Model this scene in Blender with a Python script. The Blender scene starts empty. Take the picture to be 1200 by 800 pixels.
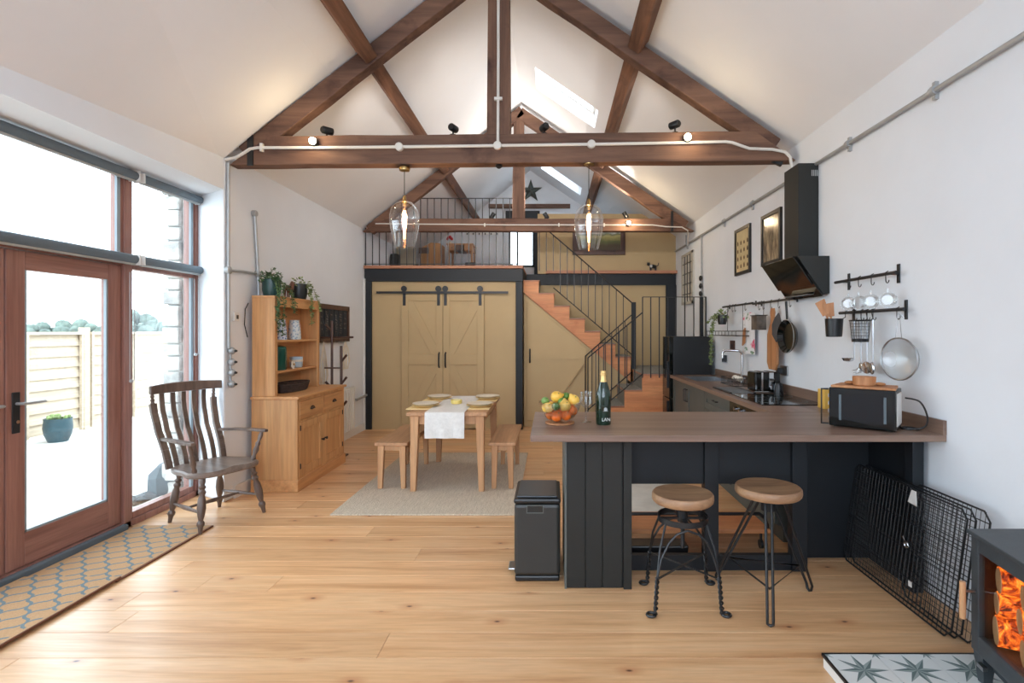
import bpy, bmesh, math, random
from mathutils import Vector, Matrix
random.seed(7)
PI = math.pi
scene = bpy.context.scene
COL = scene.collection

# ------------------------------------------------------------ camera
# room axes: X right, Y into the barn, Z up; camera 1.5 m above the floor
F, VX, VY, CZ = 620.0, 646.0, 388.0, 1.5
cam_d = bpy.data.cameras.new('camera')
cam_d.sensor_width = 36.0
cam_d.lens = F / 1200 * 36
cam_d.shift_x = -(VX - 600) / 1200
cam_d.shift_y = -(400 - VY) / 1200
cam_d.clip_start = 0.05
cam = bpy.data.objects.new('camera', cam_d)
COL.objects.link(cam)
cam.location = (0, 0, CZ)
cam.rotation_euler = (PI / 2, 0, 0)
scene.camera = cam

# ------------------------------------------------------------ sky, exposure
world = bpy.data.worlds.new('sky')
scene.world = world
world.use_nodes = True
wn = world.node_tree.nodes['Background']
wn.inputs['Color'].default_value = (0.80, 0.93, 1.08, 1)
wn.inputs['Strength'].default_value = 3.0
scene.view_settings.view_transform = 'Standard'
scene.view_settings.look = 'None'
scene.view_settings.gamma = 1.0
scene.view_settings.use_curve_mapping = False
scene.view_settings.exposure = 1.2
scene.cycles.max_bounces = 10
scene.cycles.diffuse_bounces = 6
scene.cycles.transparent_max_bounces = 16
scene.cycles.sample_clamp_indirect = 8.0
scene.cycles.caustics_reflective = False
scene.cycles.caustics_refractive = False


def lamp(name, kind, loc, energy, color=(1, 1, 1), rot=(0, 0, 0), **kw):
    d = bpy.data.lights.new(name, kind)
    d.energy = energy
    d.color = color
    portal = kw.pop('portal', False)
    for k, v in kw.items():
        setattr(d, k, v)
    o = bpy.data.objects.new(name, d)
    COL.objects.link(o)
    o.location = loc
    o.rotation_euler = rot
    if portal:
        d.cycles.is_portal = True
    return o


# portals only guide the sampling of the sky through the openings
lamp('window_portal', 'AREA', (-3.45, 2.6, 1.4), 1, rot=(0, -PI / 2, 0), shape='RECTANGLE', size=2.75, size_y=4.5, portal=True)
lamp('rear_portal', 'AREA', (-0.3, -3.0, 2.6), 1, rot=(PI / 2, 0, 0), shape='RECTANGLE', size=4.6, size_y=3.0, portal=True)
lamp('roof_window_portal', 'AREA', (0.25, 6.84, 4.85), 1, rot=(0, math.radians(34), 0), shape='RECTANGLE', size=1.0, size_y=0.62, portal=True)

# ------------------------------------------------------------ projections
def W(px, py, Y):
    return Vector(((px - VX) * Y / F, Y, CZ + (VY - py) * Y / F))
def WX(px, py, X):
    Y = F * X / (px - VX)
    return W(px, py, Y)
def WZ(px, py, Z):
    Y = F * (CZ - Z) / (py - VY)
    return W(px, py, Y)
def SX(px, Y):
    return (px - VX) * Y / F
def SZ(py, Y):
    return CZ + (VY - py) * Y / F

# ------------------------------------------------------------ mesh helper
class MB:
    def __init__(s):
        s.v = []; s.f = []; s.mi = []
    def quad(s, *p):
        n = len(s.v); s.v += [tuple(q) for q in p]; s.f.append(tuple(range(n, n + len(p)))); return s
    def box(s, x0, x1, y0, y1, z0, z1):
        n = len(s.v)
        s.v += [(x0, y0, z0), (x1, y0, z0), (x1, y1, z0), (x0, y1, z0), (x0, y0, z1), (x1, y0, z1), (x1, y1, z1), (x0, y1, z1)]
        s.f += [tuple(n + i for i in q) for q in ((3, 2, 1, 0), (4, 5, 6, 7), (0, 1, 5, 4), (1, 2, 6, 5), (2, 3, 7, 6), (3, 0, 4, 7))]
        return s
    def hexa(s, p):
        n = len(s.v); s.v += [tuple(q) for q in p]
        s.f += [tuple(n + i for i in q) for q in ((3, 2, 1, 0), (4, 5, 6, 7), (0, 1, 5, 4), (1, 2, 6, 5), (2, 3, 7, 6), (3, 0, 4, 7))]
        return s
    def beam(s, p, q, w, h, up=(0, 0, 1), w2=None, h2=None):
        p = Vector(p); q = Vector(q); d = (q - p).normalized(); up = Vector(up)
        a = d.cross(up)
        if a.length < 1e-4: a = d.cross(Vector((1, 0, 0)))
        a.normalize(); b = a.cross(d).normalized()
        w2 = w if w2 is None else w2; h2 = h if h2 is None else h2
        A = [p - a * w / 2 - b * h / 2, p + a * w / 2 - b * h / 2, p + a * w / 2 + b * h / 2, p - a * w / 2 + b * h / 2]
        B = [q - a * w2 / 2 - b * h2 / 2, q + a * w2 / 2 - b * h2 / 2, q + a * w2 / 2 + b * h2 / 2, q - a * w2 / 2 + b * h2 / 2]
        return s.hexa(A + B)
    def prism(s, pts, off):
        off = Vector(off); n = len(s.v); k = len(pts)
        s.v += [tuple(p) for p in pts] + [tuple(Vector(p) + off) for p in pts]
        s.f.append(tuple(range(n, n + k))[::-1]); s.f.append(tuple(range(n + k, n + 2 * k)))
        for i in range(k):
            j = (i + 1) % k; s.f.append((n + i, n + j, n + k + j, n + k + i))
        return s
    def tube(s, pts, r, n=8, closed=False, cap=True):
        pts = [Vector(p) for p in pts]; k = len(pts); base = len(s.v)
        rs = r if isinstance(r, (list, tuple)) else [r] * k
        prev = None
        for i, p in enumerate(pts):
            if closed: d = pts[(i + 1) % k] - pts[i - 1]
            elif i == 0: d = pts[1] - p
            elif i == k - 1: d = p - pts[i - 1]
            else: d = (pts[i + 1] - p).normalized() + (p - pts[i - 1]).normalized()
            if d.length < 1e-9: d = Vector((0, 0, 1))
            d.normalize()
            if prev is None:
                a = d.cross(Vector((0, 0, 1)))
                if a.length < 0.05: a = d.cross(Vector((1, 0, 0)))
            else:
                a = prev - d * prev.dot(d)
                if a.length < 1e-6: a = d.orthogonal()
            a.normalize(); prev = a; b = d.cross(a)
            for j in range(n):
                t = 2 * PI * j / n
                s.v.append(tuple(p + (a * math.cos(t) + b * math.sin(t)) * rs[i]))
        m = k if closed else k - 1
        for i in range(m):
            for j in range(n):
                A = base + i * n; B = base + ((i + 1) % k) * n; j2 = (j + 1) % n
                s.f.append((A + j, A + j2, B + j2, B + j))
        if cap and not closed:
            s.f.append(tuple(base + j for j in range(n))[::-1]); s.f.append(tuple(base + (k - 1) * n + j for j in range(n)))
        return s
    def lathe(s, prof, c=(0, 0, 0), n=20, axis=(0, 0, 1)):
        """prof: list of (radius, distance along axis)"""
        c = Vector(c); ax = Vector(axis).normalized(); a = ax.orthogonal().normalized(); b = ax.cross(a); base = len(s.v)
        for r, h in prof:
            for j in range(n):
                t = 2 * PI * j / n
                s.v.append(tuple(c + ax * h + (a * math.cos(t) + b * math.sin(t)) * max(r, 1e-4)))
        for i in range(len(prof) - 1):
            for j in range(n):
                j2 = (j + 1) % n; A = base + i * n; B = A + n
                s.f.append((A + j, A + j2, B + j2, B + j))
        s.f.append(tuple(base + j for j in range(n))[::-1]); e = base + (len(prof) - 1) * n
        s.f.append(tuple(e + j for j in range(n)))
        return s
    def shell(s, prof, c=(0, 0, 0), n=20, axis=(0, 0, 1)):
        k = len(s.f); s.lathe(prof, c, n, axis); s.f.pop(); s.f.pop(-1); return s
    def turned(s, p, q, prof, n=10):
        """prof (t 0..1, radius) from p to q"""
        p = Vector(p); q = Vector(q); L = (q - p).length
        return s.lathe([(r, t * L) for t, r in prof], p, n, q - p)
    def ball(s, c, r, n=12, m=8, sq=(1, 1, 1)):
        c = Vector(c); base = len(s.v)
        for i in range(m + 1):
            ph = PI * i / m
            for j in range(n):
                t = 2 * PI * j / n
                s.v.append((c.x + r * sq[0] * max(math.sin(ph), 1e-3) * math.cos(t), c.y + r * sq[1] * max(math.sin(ph), 1e-3) * math.sin(t), c.z + r * sq[2] * math.cos(ph)))
        for i in range(m):
            for j in range(n):
                j2 = (j + 1) % n; A = base + i * n; B = A + n
                s.f.append((A + j, B + j, B + j2, A + j2))
        return s
    def xform(s, M, start=0):
        for i in range(start, len(s.v)): s.v[i] = tuple(M @ Vector(s.v[i]))
        return s
    def build(s, name, mat, parent=None, smooth=False, bevel=0.0, **tags):
        me = bpy.data.meshes.new(name)
        vs = s.v
        if parent is not None:
            Mi = ROOTM.get(parent.name_full, Matrix.Identity(4)).inverted()
            vs = [tuple(Mi @ Vector(v)) for v in vs]
        me.from_pydata(vs, [], s.f)
        bm = bmesh.new(); bm.from_mesh(me); bmesh.ops.recalc_face_normals(bm, faces=bm.faces); bm.to_mesh(me); bm.free()
        if smooth:
            for p in me.polygons: p.use_smooth = True
            me.set_sharp_from_angle(angle=math.radians(40))
        me.materials.append(mat)
        o = bpy.data.objects.new(name, me); COL.objects.link(o)
        if parent is not None:
            o.parent = parent; ROOTM[o.name_full] = ROOTM.get(parent.name_full, Matrix.Identity(4))
        if bevel:
            b = o.modifiers.new('bevel', 'BEVEL'); b.width = bevel; b.segments = 2; b.limit_method = 'ANGLE'
            b.harden_normals = False
        tag(o, **tags)
        return o
ROOTM = {}
def tag(o, label=None, cat=None, group=None, kind=None):
    if label: o['label'] = label
    if cat: o['category'] = cat
    if group: o['group'] = group
    if kind: o['kind'] = kind
    return o
def thing(name, label, cat, loc=(0, 0, 0), rz=0.0, group=None, kind=None):
    o = bpy.data.objects.new(name, None); COL.objects.link(o)
    o.empty_display_size = 0.1
    o.location = loc; o.rotation_euler = (0, 0, rz)
    ROOTM[o.name_full] = Matrix.Translation(Vector(loc)) @ Matrix.Rotation(rz, 4, 'Z')
    tag(o, label, cat, group, kind)
    return o
def loc_thing(name, label, cat, group=None):
    """root at the origin, geometry built in local coordinates; move it afterwards"""
    return thing(name, label, cat, group=group)
def dup(root, loc, rz=0.0, label=None, parent=None):
    r = root.copy(); COL.objects.link(r)
    if parent is None:
        r.location = loc; r.rotation_euler = (0, 0, rz)
    else: r.parent = parent
    if label: r['label'] = label
    for ch in [c for c in root.children]:
        dup(ch, None, parent=r)
    return r

# ------------------------------------------------------------ materials
def smooth(pts, k=6):
    P = [Vector(p) for p in pts]; out = []
    for i in range(len(P) - 1):
        p0 = P[max(i - 1, 0)]; p1 = P[i]; p2 = P[i + 1]; p3 = P[min(i + 2, len(P) - 1)]
        for j in range(k):
            t = j / k; out.append(.5 * ((2 * p1) + (p2 - p0) * t + (2 * p0 - 5 * p1 + 4 * p2 - p3) * t * t + (3 * p1 - p0 - 3 * p2 + p3) * t ** 3))
    out.append(P[-1]); return out
def lin(c):
    return tuple(((x / 255) / 12.92 if x / 255 <= 0.04045 else ((x / 255 + 0.055) / 1.055) ** 2.4) for x in c) + (1.0,)
class NT:
    def __init__(s, name):
        s.m = bpy.data.materials.new(name); s.m.use_nodes = True; s.t = s.m.node_tree; s.b = s.t.nodes['Principled BSDF']
        s.out = s.t.nodes['Material Output']
    def n(s, typ, **kw):
        nd = s.t.nodes.new(typ)
        for k, v in kw.items():
            if k.startswith('i_'):
                nd.inputs[k[2:].replace('_', ' ')].default_value = v
            else: setattr(nd, k, v)
        return nd
    def l(s, a, b): s.t.links.new(a, b)
    def math(s, op, a, b=None, c=None):
        nd = s.t.nodes.new('ShaderNodeMath'); nd.operation = op
        for i, x in enumerate((a, b, c)):
            if x is None: continue
            if isinstance(x, (int, float)): nd.inputs[i].default_value = x
            else: s.l(x, nd.inputs[i])
        return nd.outputs[0]
    def ramp(s, fac, stops):
        r = s.n('ShaderNodeValToRGB'); s.l(fac, r.inputs[0]); e = r.color_ramp.elements
        while len(e) < len(stops): e.new(0.5)
        for i, (p, c) in enumerate(stops):
            e[i].position = p; e[i].color = c
        return r.outputs[0]
    def mix(s, fac, a, b, mode='MIX'):
        m = s.n('ShaderNodeMix', data_type='RGBA', blend_type=mode)
        for i, x in ((0, fac), (6, a), (7, b)):
            if isinstance(x, (int, float)): m.inputs[i].default_value = x
            elif isinstance(x, tuple): m.inputs[i].default_value = x
            else: s.l(x, m.inputs[i])
        return m.outputs[2]
    def coords(s, scale=(1, 1, 1), rnd=False, kind='Object'):
        tc = s.n('ShaderNodeTexCoord'); mp = s.n('ShaderNodeMapping'); mp.inputs['Scale'].default_value = scale
        src = tc.outputs[kind]
        if rnd:
            oi = s.n('ShaderNodeObjectInfo'); mu = s.math('MULTIPLY', oi.outputs['Random'], 31.7)
            va = s.n('ShaderNodeVectorMath', operation='ADD'); cb = s.n('ShaderNodeCombineXYZ')
            for i in range(3): s.l(mu, cb.inputs[i])
            s.l(src, va.inputs[0]); s.l(cb.outputs[0], va.inputs[1]); src = va.outputs[0]
        s.l(src, mp.inputs['Vector']); return mp.outputs[0]
    def noise(s, vec, scale, detail=4, rough=0.55, dist=0.0):
        n = s.n('ShaderNodeTexNoise'); n.inputs['Scale'].default_value = scale; n.inputs['Detail'].default_value = detail
        n.inputs['Roughness'].default_value = rough; n.inputs['Distortion'].default_value = dist; s.l(vec, n.inputs['Vector']); return n.outputs[0]
    def bump(s, h, strength=0.2, dist=0.01):
        b = s.n('ShaderNodeBump'); b.inputs['Strength'].default_value = strength; b.inputs['Distance'].default_value = dist
        s.l(h, b.inputs['Height']); s.l(b.outputs[0], s.b.inputs['Normal'])
    def col(s, x):
        if isinstance(x, tuple): s.b.inputs['Base Color'].default_value = x
        else: s.l(x, s.b.inputs['Base Color'])
    def set(s, **kw):
        for k, v in kw.items(): s.b.inputs[k.replace('_', ' ')].default_value = v
def sc(c, k): return tuple(min(255, x * k) for x in c)
def paint(name, c, rough=0.6, var=0.06, scale=3.0, bump=0.0, bscale=40, metal=0.0, coat=0.0):
    t = NT(name); v = t.coords(); n = t.noise(v, scale, 5)
    t.col(t.ramp(n, [(0.3, lin(sc(c, 1 - var))), (0.7, lin(sc(c, 1 + var)))]))
    t.set(Roughness=rough, Metallic=metal, Coat_Weight=coat)
    if bump: t.bump(t.noise(v, bscale, 6), bump, 0.01)
    return t.m
def wood(name, c1, c2, axis='z', rough=0.5, freq=14, stretch=0.07, bump=0.15, rnd=True, dark=None, vary=0.12):
    t = NT(name); s_ = [1.0, 1.0, 1.0]; s_['xyz'.index(axis)] = stretch
    v = t.coords(tuple(s_), rnd)
    a = t.noise(v, freq, 6, 0.6, 0.6); b = t.noise(v, freq * 5, 3, 0.6)
    c = t.ramp(a, [(0.32, lin(c1)), (0.68, lin(c2))])
    g = t.ramp(b, [(0.35, (0.72, 0.72, 0.72, 1)), (0.6, (1, 1, 1, 1))])
    c = t.mix(0.55, c, g, 'MULTIPLY')
    if dark:
        kn = t.noise(t.coords((1, 1, 1), rnd), 3.0, 4, 0.6); c = t.mix(t.ramp(kn, [(0.55, (0, 0, 0, 1)), (0.75, (1, 1, 1, 1))]), c, lin(dark))
    oi = t.n('ShaderNodeObjectInfo'); hs = t.n('ShaderNodeHueSaturation')
    t.l(t.math('MULTIPLY_ADD', oi.outputs['Random'], vary, 1 - vary / 2), hs.inputs['Value']); t.l(c, hs.inputs['Color'])
    t.col(hs.outputs[0]); t.set(Roughness=rough)
    if bump: t.bump(b, bump, 0.004)
    return t.m
def text_mesh(name, body, size, mat, parent, loc, rot):
    f = bpy.data.curves.new(name, 'FONT'); f.body = body; f.size = size; f.extrude = .0004; f.align_x = 'CENTER'
    t = bpy.data.objects.new(name + '_tmp', f); COL.objects.link(t); bpy.context.view_layer.update()
    me = bpy.data.meshes.new_from_object(t.evaluated_get(bpy.context.evaluated_depsgraph_get())); bpy.data.objects.remove(t)
    me.materials.clear(); me.materials.append(mat); me.name = name
    o = bpy.data.objects.new(name, me); COL.objects.link(o); o.parent = parent; o.location = loc; o.rotation_euler = rot; o['kind'] = 'stuff'
    return o
def metal(name, c, rough=0.3, m=1.0):
    return paint(name, c, rough, 0.05, 8, metal=m)
def emit(name, c, s):
    t = NT(name); t.set(Base_Color=lin(c), Emission_Color=lin(c), Emission_Strength=s); return t.m
def clear(name, tint=(1, 1, 1, 1), refl=0.9, lo=0.04, hi=0.7, rough=0.02):
    t = NT(name); tr = t.n('ShaderNodeBsdfTransparent'); tr.inputs[0].default_value = tint
    gl = t.n('ShaderNodeBsdfGlossy'); gl.inputs['Roughness'].default_value = rough; gl.inputs[0].default_value = (refl, refl, refl, 1)
    lw = t.n('ShaderNodeLayerWeight'); lw.inputs[0].default_value = 0.25
    mr = t.n('ShaderNodeMapRange'); mr.inputs[3].default_value = lo; mr.inputs[4].default_value = hi; t.l(lw.outputs['Facing'], mr.inputs[0])
    mx = t.n('ShaderNodeMixShader'); t.l(mr.outputs[0], mx.inputs[0]); t.l(tr.outputs[0], mx.inputs[1]); t.l(gl.outputs[0], mx.inputs[2])
    t.l(mx.outputs[0], t.out.inputs['Surface']); return t.m

m_wall = paint('lime_plaster', (226, 230, 234), 0.9, 0.015, 1.2, 0.25, 6)
m_ceil = paint('ceiling_plaster', (232, 234, 236), 0.9, 0.012, 1.0, 0.15, 5)
m_mustard = paint('mustard_paint', (188, 163, 120), 0.6, 0.02, 2)
m_navy = paint('blue_black_paint', (15, 21, 27), 0.55, 0.08, 4)
m_cab = paint('charcoal_cabinet_paint', (26, 27, 24), 0.6, 0.06, 4)
m_cabg = paint('grey_green_cabinet_paint', (86, 90, 86), 0.5, 0.05, 4)
m_black = paint('black_metal', (26, 27, 29), 0.4, 0.1, 10)
m_gloss = paint('gloss_black', (9, 13, 12), 0.08, 0.1, 2)
m_blackp = paint('black_plastic', (22, 23, 25), 0.35, 0.1, 6)
m_beam = wood('old_oak_x', (80, 54, 42), (128, 94, 74), 'x', 0.75, 9, 0.08, 0.5, dark=(62, 36, 28), vary=0.15)
m_beamz = wood('old_oak_z', (80, 54, 42), (128, 94, 74), 'z', 0.75, 9, 0.08, 0.5, dark=(62, 36, 28), vary=0.15)
m_beamy = wood('old_oak_y', (78, 50, 36), (138, 98, 74), 'y', 0.75, 9, 0.08, 0.5, dark=(70, 46, 34), vary=0.15)
m_pine = wood('honey_pine_z', (196, 140, 88), (222, 172, 118), 'z', 0.45, 8, 0.06, 0.08)
m_piney = wood('honey_pine_y', (192, 136, 86), (220, 168, 114), 'y', 0.45, 8, 0.06, 0.08)
m_oak = wood('table_oak_z', (176, 126, 86), (208, 160, 116), 'z', 0.45, 9, 0.06, 0.1)
m_oaky = wood('table_oak_y', (170, 124, 88), (204, 158, 118), 'y', 0.4, 9, 0.06, 0.1)
m_string = wood('orange_pine_stringer', (196, 124, 78), (222, 154, 102), 'x', 0.5, 7, 0.1, 0.1, dark=(182, 104, 62))
m_ledge = wood('red_pine_ledge', (158, 100, 72), (194, 136, 102), 'x', 0.5, 10, 0.06, 0.1)
m_work = wood('walnut_laminate_x', (112, 88, 74), (144, 118, 102), 'x', 0.38, 10, 0.05, 0.03, vary=0.0)
m_worky = wood('walnut_laminate_y', (112, 88, 74), (144, 118, 102), 'y', 0.38, 10, 0.05, 0.03, vary=0.0)
m_dark = wood('dark_elm', (82, 66, 58), (122, 102, 90), 'z', 0.35, 12, 0.1, 0.1)
m_darky = wood('dark_elm_seat', (102, 88, 80), (140, 122, 110), 'x', 0.35, 12, 0.12, 0.1)
m_frame = wood('mahogany_frame', (132, 88, 76), (164, 118, 104), 'z', 0.4, 16, 0.05, 0.05, vary=0.04)
m_framey = wood('mahogany_frame_y', (132, 88, 76), (164, 118, 104), 'y', 0.4, 16, 0.05, 0.05, vary=0.04)
m_rackw = wood('brown_rack_wood', (66, 42, 34), (94, 64, 52), 'z', 0.45, 12, 0.1, 0.1)
m_seat = wood('stool_wood', (138, 100, 72), (190, 150, 112), 'x', 0.45, 13, 0.12, 0.15)
m_board = wood('chopping_board_wood', (160, 104, 62), (196, 140, 94), 'z', 0.5, 12, 0.1, 0.1)
m_fence = wood('pale_fence_wood', (182, 164, 140), (200, 182, 158), 'y', 0.8, 9, 0.08, 0.1)
m_galv = metal('galvanised_steel', (166, 168, 168), 0.45, 0.35)
m_chrome = metal('chrome', (215, 217, 220), 0.12)
m_brass = metal('aged_brass', (176, 146, 96), 0.3)
m_white = paint('white_paint', (225, 223, 218), 0.5, 0.02)
m_whitep = paint('white_conduit', (214, 210, 202), 0.5, 0.03)
m_steel = metal('brushed_steel', (170, 172, 174), 0.28)
m_clear = clear('window_glass', (0.97, 0.99, 0.98, 1), 0.9, 0.02, 0.35)
m_glass = clear('drinking_glass', (0.95, 0.96, 0.96, 1), 0.95, 0.05, 0.6)
m_pend = clear('pendant_glass', (0.93, 0.93, 0.93, 1), 0.95, 0.05, 0.75, 0.03)
m_stone = paint('rough_stone', (176, 172, 164), 0.9, 0.25, 6, 0.8, 14)
m_leaf = paint('trailing_leaf', (70, 100, 66), 0.55, 0.3, 12)
m_leaf2 = paint('pale_leaf', (120, 136, 84), 0.55, 0.3, 12)
m_carpet = paint('grey_stair_carpet', (132, 130, 122), 0.95, 0.12, 60, 0.5, 200)
m_linen = paint('white_linen', (226, 224, 220), 0.95, 0.03, 30, 0.3, 120)
m_cream = paint('cream_ceramic', (224, 214, 196), 0.3, 0.02)
m_yell = paint('yellow_cloth', (236, 210, 154), 0.8, 0.03)
m_blind = paint('slate_blue_blind', (92, 104, 112), 0.6, 0.05)
m_bead = paint('grey_bead', (140, 152, 158), .5, .03)
m_patio = paint('pale_paving', (196, 192, 184), 0.9, 0.05, 4)
# ------------------------------------------------------------ floor
def floor_mat():
    t = NT('pine_floorboard')
    v = t.coords((0.07, 1, 1), True); a = t.noise(v, 10, 6, 0.6, 0.8); b = t.noise(v, 60, 3, 0.6)
    c = t.ramp(a, [(0.25, lin((194, 140, 94))), (0.5, lin((224, 176, 128))), (0.78, lin((236, 196, 152)))])
    c = t.mix(0.45, c, t.ramp(b, [(0.35, (0.74, 0.7, 0.66, 1)), (0.6, (1, 1, 1, 1))]), 'MULTIPLY')
    v2 = t.coords((1.0, 1.9, 1), True); vo = t.n('ShaderNodeTexVoronoi'); vo.voronoi_dimensions = '2D'; vo.inputs['Scale'].default_value = 1.35; vo.inputs['Randomness'].default_value = 1.0; t.l(v2, vo.inputs['Vector'])
    k = t.ramp(vo.outputs['Distance'], [(0.008, (1, 1, 1, 1)), (0.026, (0, 0, 0, 1))])
    halo = t.ramp(vo.outputs['Distance'], [(0.02, (0.5, 0.5, 0.5, 1)), (0.11, (0, 0, 0, 1))])
    c = t.mix(halo, c, lin((176, 104, 62))); c = t.mix(k, c, lin((84, 50, 34)))
    oi = t.n('ShaderNodeObjectInfo'); hs = t.n('ShaderNodeHueSaturation'); t.l(t.math('MULTIPLY_ADD', oi.outputs['Random'], 0.2, 0.88), hs.inputs['Value'])
    t.l(c, hs.inputs['Color']); t.col(hs.outputs[0])
    t.l(t.ramp(a, [(0.3, (0.40, 0.40, 0.40, 1)), (0.7, (0.28, 0.28, 0.28, 1))]), t.b.inputs['Roughness'])
    t.set(Specular_IOR_Level=.7); t.bump(b, 0.06, 0.002); return t.m
m_floor = floor_mat()
LX, RX, WXP = -2.855, 2.17, -3.28            # left wall, right wall, window plane
floor = MB().box(-3.6, 2.5, -3, 11.5, -0.2, -0.022).build('floor', m_ledge, kind='structure')
y = 1.2; row = 0
while y < 9.2:
    wd = 0.205
    x = -3.25; k = 0
    cuts = sorted(random.uniform(-2.6, 1.7) for _ in range(random.choice((1, 1, 2))))
    xs = [-3.25] + cuts + [RX]
    y1 = min(y + wd, 9.22)
    for i in range(len(xs) - 1):
        if xs[i + 1] - xs[i] < 0.3: continue
        a, b = xs[i] + 0.0008, xs[i + 1] - 0.0008
        MB().box(a, b, y + 0.0014, y1 - 0.0014, -0.0218, 0.0).build('plank', m_floor, floor, bevel=0.0012)
    y = y1
    row += 1

# ------------------------------------------------------------ walls and roof planes
ZR, XR = 4.94, -0.45
ML = (ZR - 3.06) / (XR - LX); MR = (ZR - 3.15) / (RX - XR)
def zl(x): return ZR - ML * (XR - x)
def zr(x): return ZR - MR * (x - XR)
# left wall behind the window bay, and the pier with its splayed reveal
w = MB()
w.prism([(LX, 4.61, 0), (LX, 11.4, 0), (-3.4, 11.4, 0), (-3.4, 4.9, 0), (WXP, 4.87, 0)], (0, 0, 3.06))
w.build('wall_left', m_wall, kind='structure', bevel=0.02)
# lintel over the glazing
w = MB()
w.prism([(LX, -3, 2.735), (LX, 4.609, 2.735), (-3.279, 4.869, 2.735), (-3.32, 4.86, 2.735), (-3.32, -3, 2.735)], (0, 0, .31))
w.prism([(LX, -3, 0), (LX, 0.3, 0), (-3.4, 0.3, 0), (-3.4, -3, 0)], (0, 0, 2.735))
w.build('wall_left', m_wall, kind='structure')
w = MB().box(RX, RX + 0.3, -3, 11.4, 0, 3.15).build('wall_right', m_wall, kind='structure')
# ceiling: two slopes, the right one with two roof windows
T = 0.30
def slope_cell(mb, x0, x1, y0, y1, fz):
    mb.hexa([(x0, y0, fz(x0)), (x1, y0, fz(x1)), (x1, y1, fz(x1)), (x0, y1, fz(x0)),
             (x0, y0, fz(x0) + T), (x1, y0, fz(x1) + T), (x1, y1, fz(x1) + T), (x0, y1, fz(x0) + T)])
cl = MB()
def zl2(x): return zl(x)
slope_cell(cl, LX - 0.42, XR, -3, 11.4, zl)
xk_ = -1.95
def cov(ya, za, yb, zb):
    cl.hexa([(LX - .03, ya, za), (xk_, ya, zl(xk_) - .001), (xk_, yb, zl(xk_) - .001), (LX - .03, yb, zb), (LX - .03, ya, 3.05), (xk_, ya, zl(xk_) + .02), (xk_, yb, zl(xk_) + .02), (LX - .03, yb, 3.05)])
cov(-3, 2.79, 2.0, 2.79); cov(2.0, 2.79, 4.62, 2.985)
sky = [(-0.22, 0.58, 6.55, 7.13), (-0.18, 0.59, 10.1, 10.65)]
xs = [XR, -0.20, 0.585, RX + 0.3]
ys = [-3, 6.55, 7.13, 10.1, 10.65, 11.4]
for j in range(5):
    if j in (1, 3):
        slope_cell(cl, xs[0], xs[1], ys[j], ys[j + 1], zr); slope_cell(cl, xs[2], xs[3], ys[j], ys[j + 1], zr)
    else: slope_cell(cl, xs[0], xs[3], ys[j], ys[j + 1], zr)
ceil = cl.build('ceiling', m_ceil, kind='structure')
for n, (y0, y1) in enumerate(((6.55, 7.13), (10.1, 10.65))):
    a, b = -0.2, 0.585
    o = thing('window_%d' % (n + 3), None, None, (0.19, (y0 + y1) / 2, zr(0.19) + 0.2), kind='structure')
    d = 0.21
    def rp(x, y, e=0.0): return (x, y, zr(x) + d + e)
    f = MB(); t_ = 0.03
    for (p, q) in ((rp(a, y0 + t_ / 2), rp(b, y0 + t_ / 2)), (rp(a, y1 - t_ / 2), rp(b, y1 - t_ / 2)), (rp(a + t_ / 2, y0 + t_), rp(a + t_ / 2, y1 - t_)), (rp(b - t_ / 2, y0 + t_), rp(b - t_ / 2, y1 - t_))):
        f.beam(p, q, t_, 0.04)
    f.build('window_frame', m_white, o)
    MB().quad(rp(a + t_, y0 + t_), rp(b - t_, y0 + t_), rp(b - t_, y1 - t_), rp(a + t_, y1 - t_)).build('pane', m_clear, o)
# gable wall at the back with the loft window
GY = 11.33
gx0, gx1, gz0, gz1 = SX(596, GY), SX(626, GY), SZ(313, GY), SZ(256, GY)
g = MB()
g.prism([(LX, GY, 0), (gx0, GY, 0), (gx0, GY, zl(gx0)), (LX, GY, zl(LX))], (0, 0.2, 0))
g.prism([(gx1, GY, 0), (RX, GY, 0), (RX, GY, zr(RX)), (gx1, GY, zr(gx1))], (0, 0.2, 0))
g.box(gx0, gx1, GY, GY + 0.2, 0, gz0)
g.prism([(gx0, GY, gz1), (gx1, GY, gz1), (gx1, GY, zr(gx1)), (XR, GY, ZR), (gx0, GY, zl(gx0))], (0, 0.2, 0))
g.build('wall_back', m_wall, kind='structure')
o = thing('window_5', None, None, ((gx0 + gx1) / 2, GY + 0.1, gz0), kind='structure')
f = MB()
for a, b in ((gx0, gx0 + 0.04), (gx1 - 0.04, gx1), ((gx0 + gx1) / 2 - 0.1, (gx0 + gx1) / 2 - 0.07)): f.box(a, b, GY + 0.04, GY + 0.1, gz0, gz1)
f.box(gx0, gx1, GY + 0.04, GY + 0.1, gz1 - 0.05, gz1); f.box(gx0, gx1, GY + 0.04, GY + 0.1, gz0, gz0 + 0.05)
f.build('window_frame', m_navy, o)
MB().box(gx0 + .04, gx1 - .04, GY + 0.065, GY + 0.07, gz0 + .05, gz1 - .05).build('pane', m_clear, o)
MB().box(gx0 - .06, gx1 + .12, GY - 0.03, GY, gz1, gz1 + 0.16).build('trim_1', m_navy, kind='structure')
MB().box(gx1, gx1 + .1, GY - 0.03, GY, gz0 - .3, gz1).build('trim_2', m_navy, kind='structure')
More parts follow.
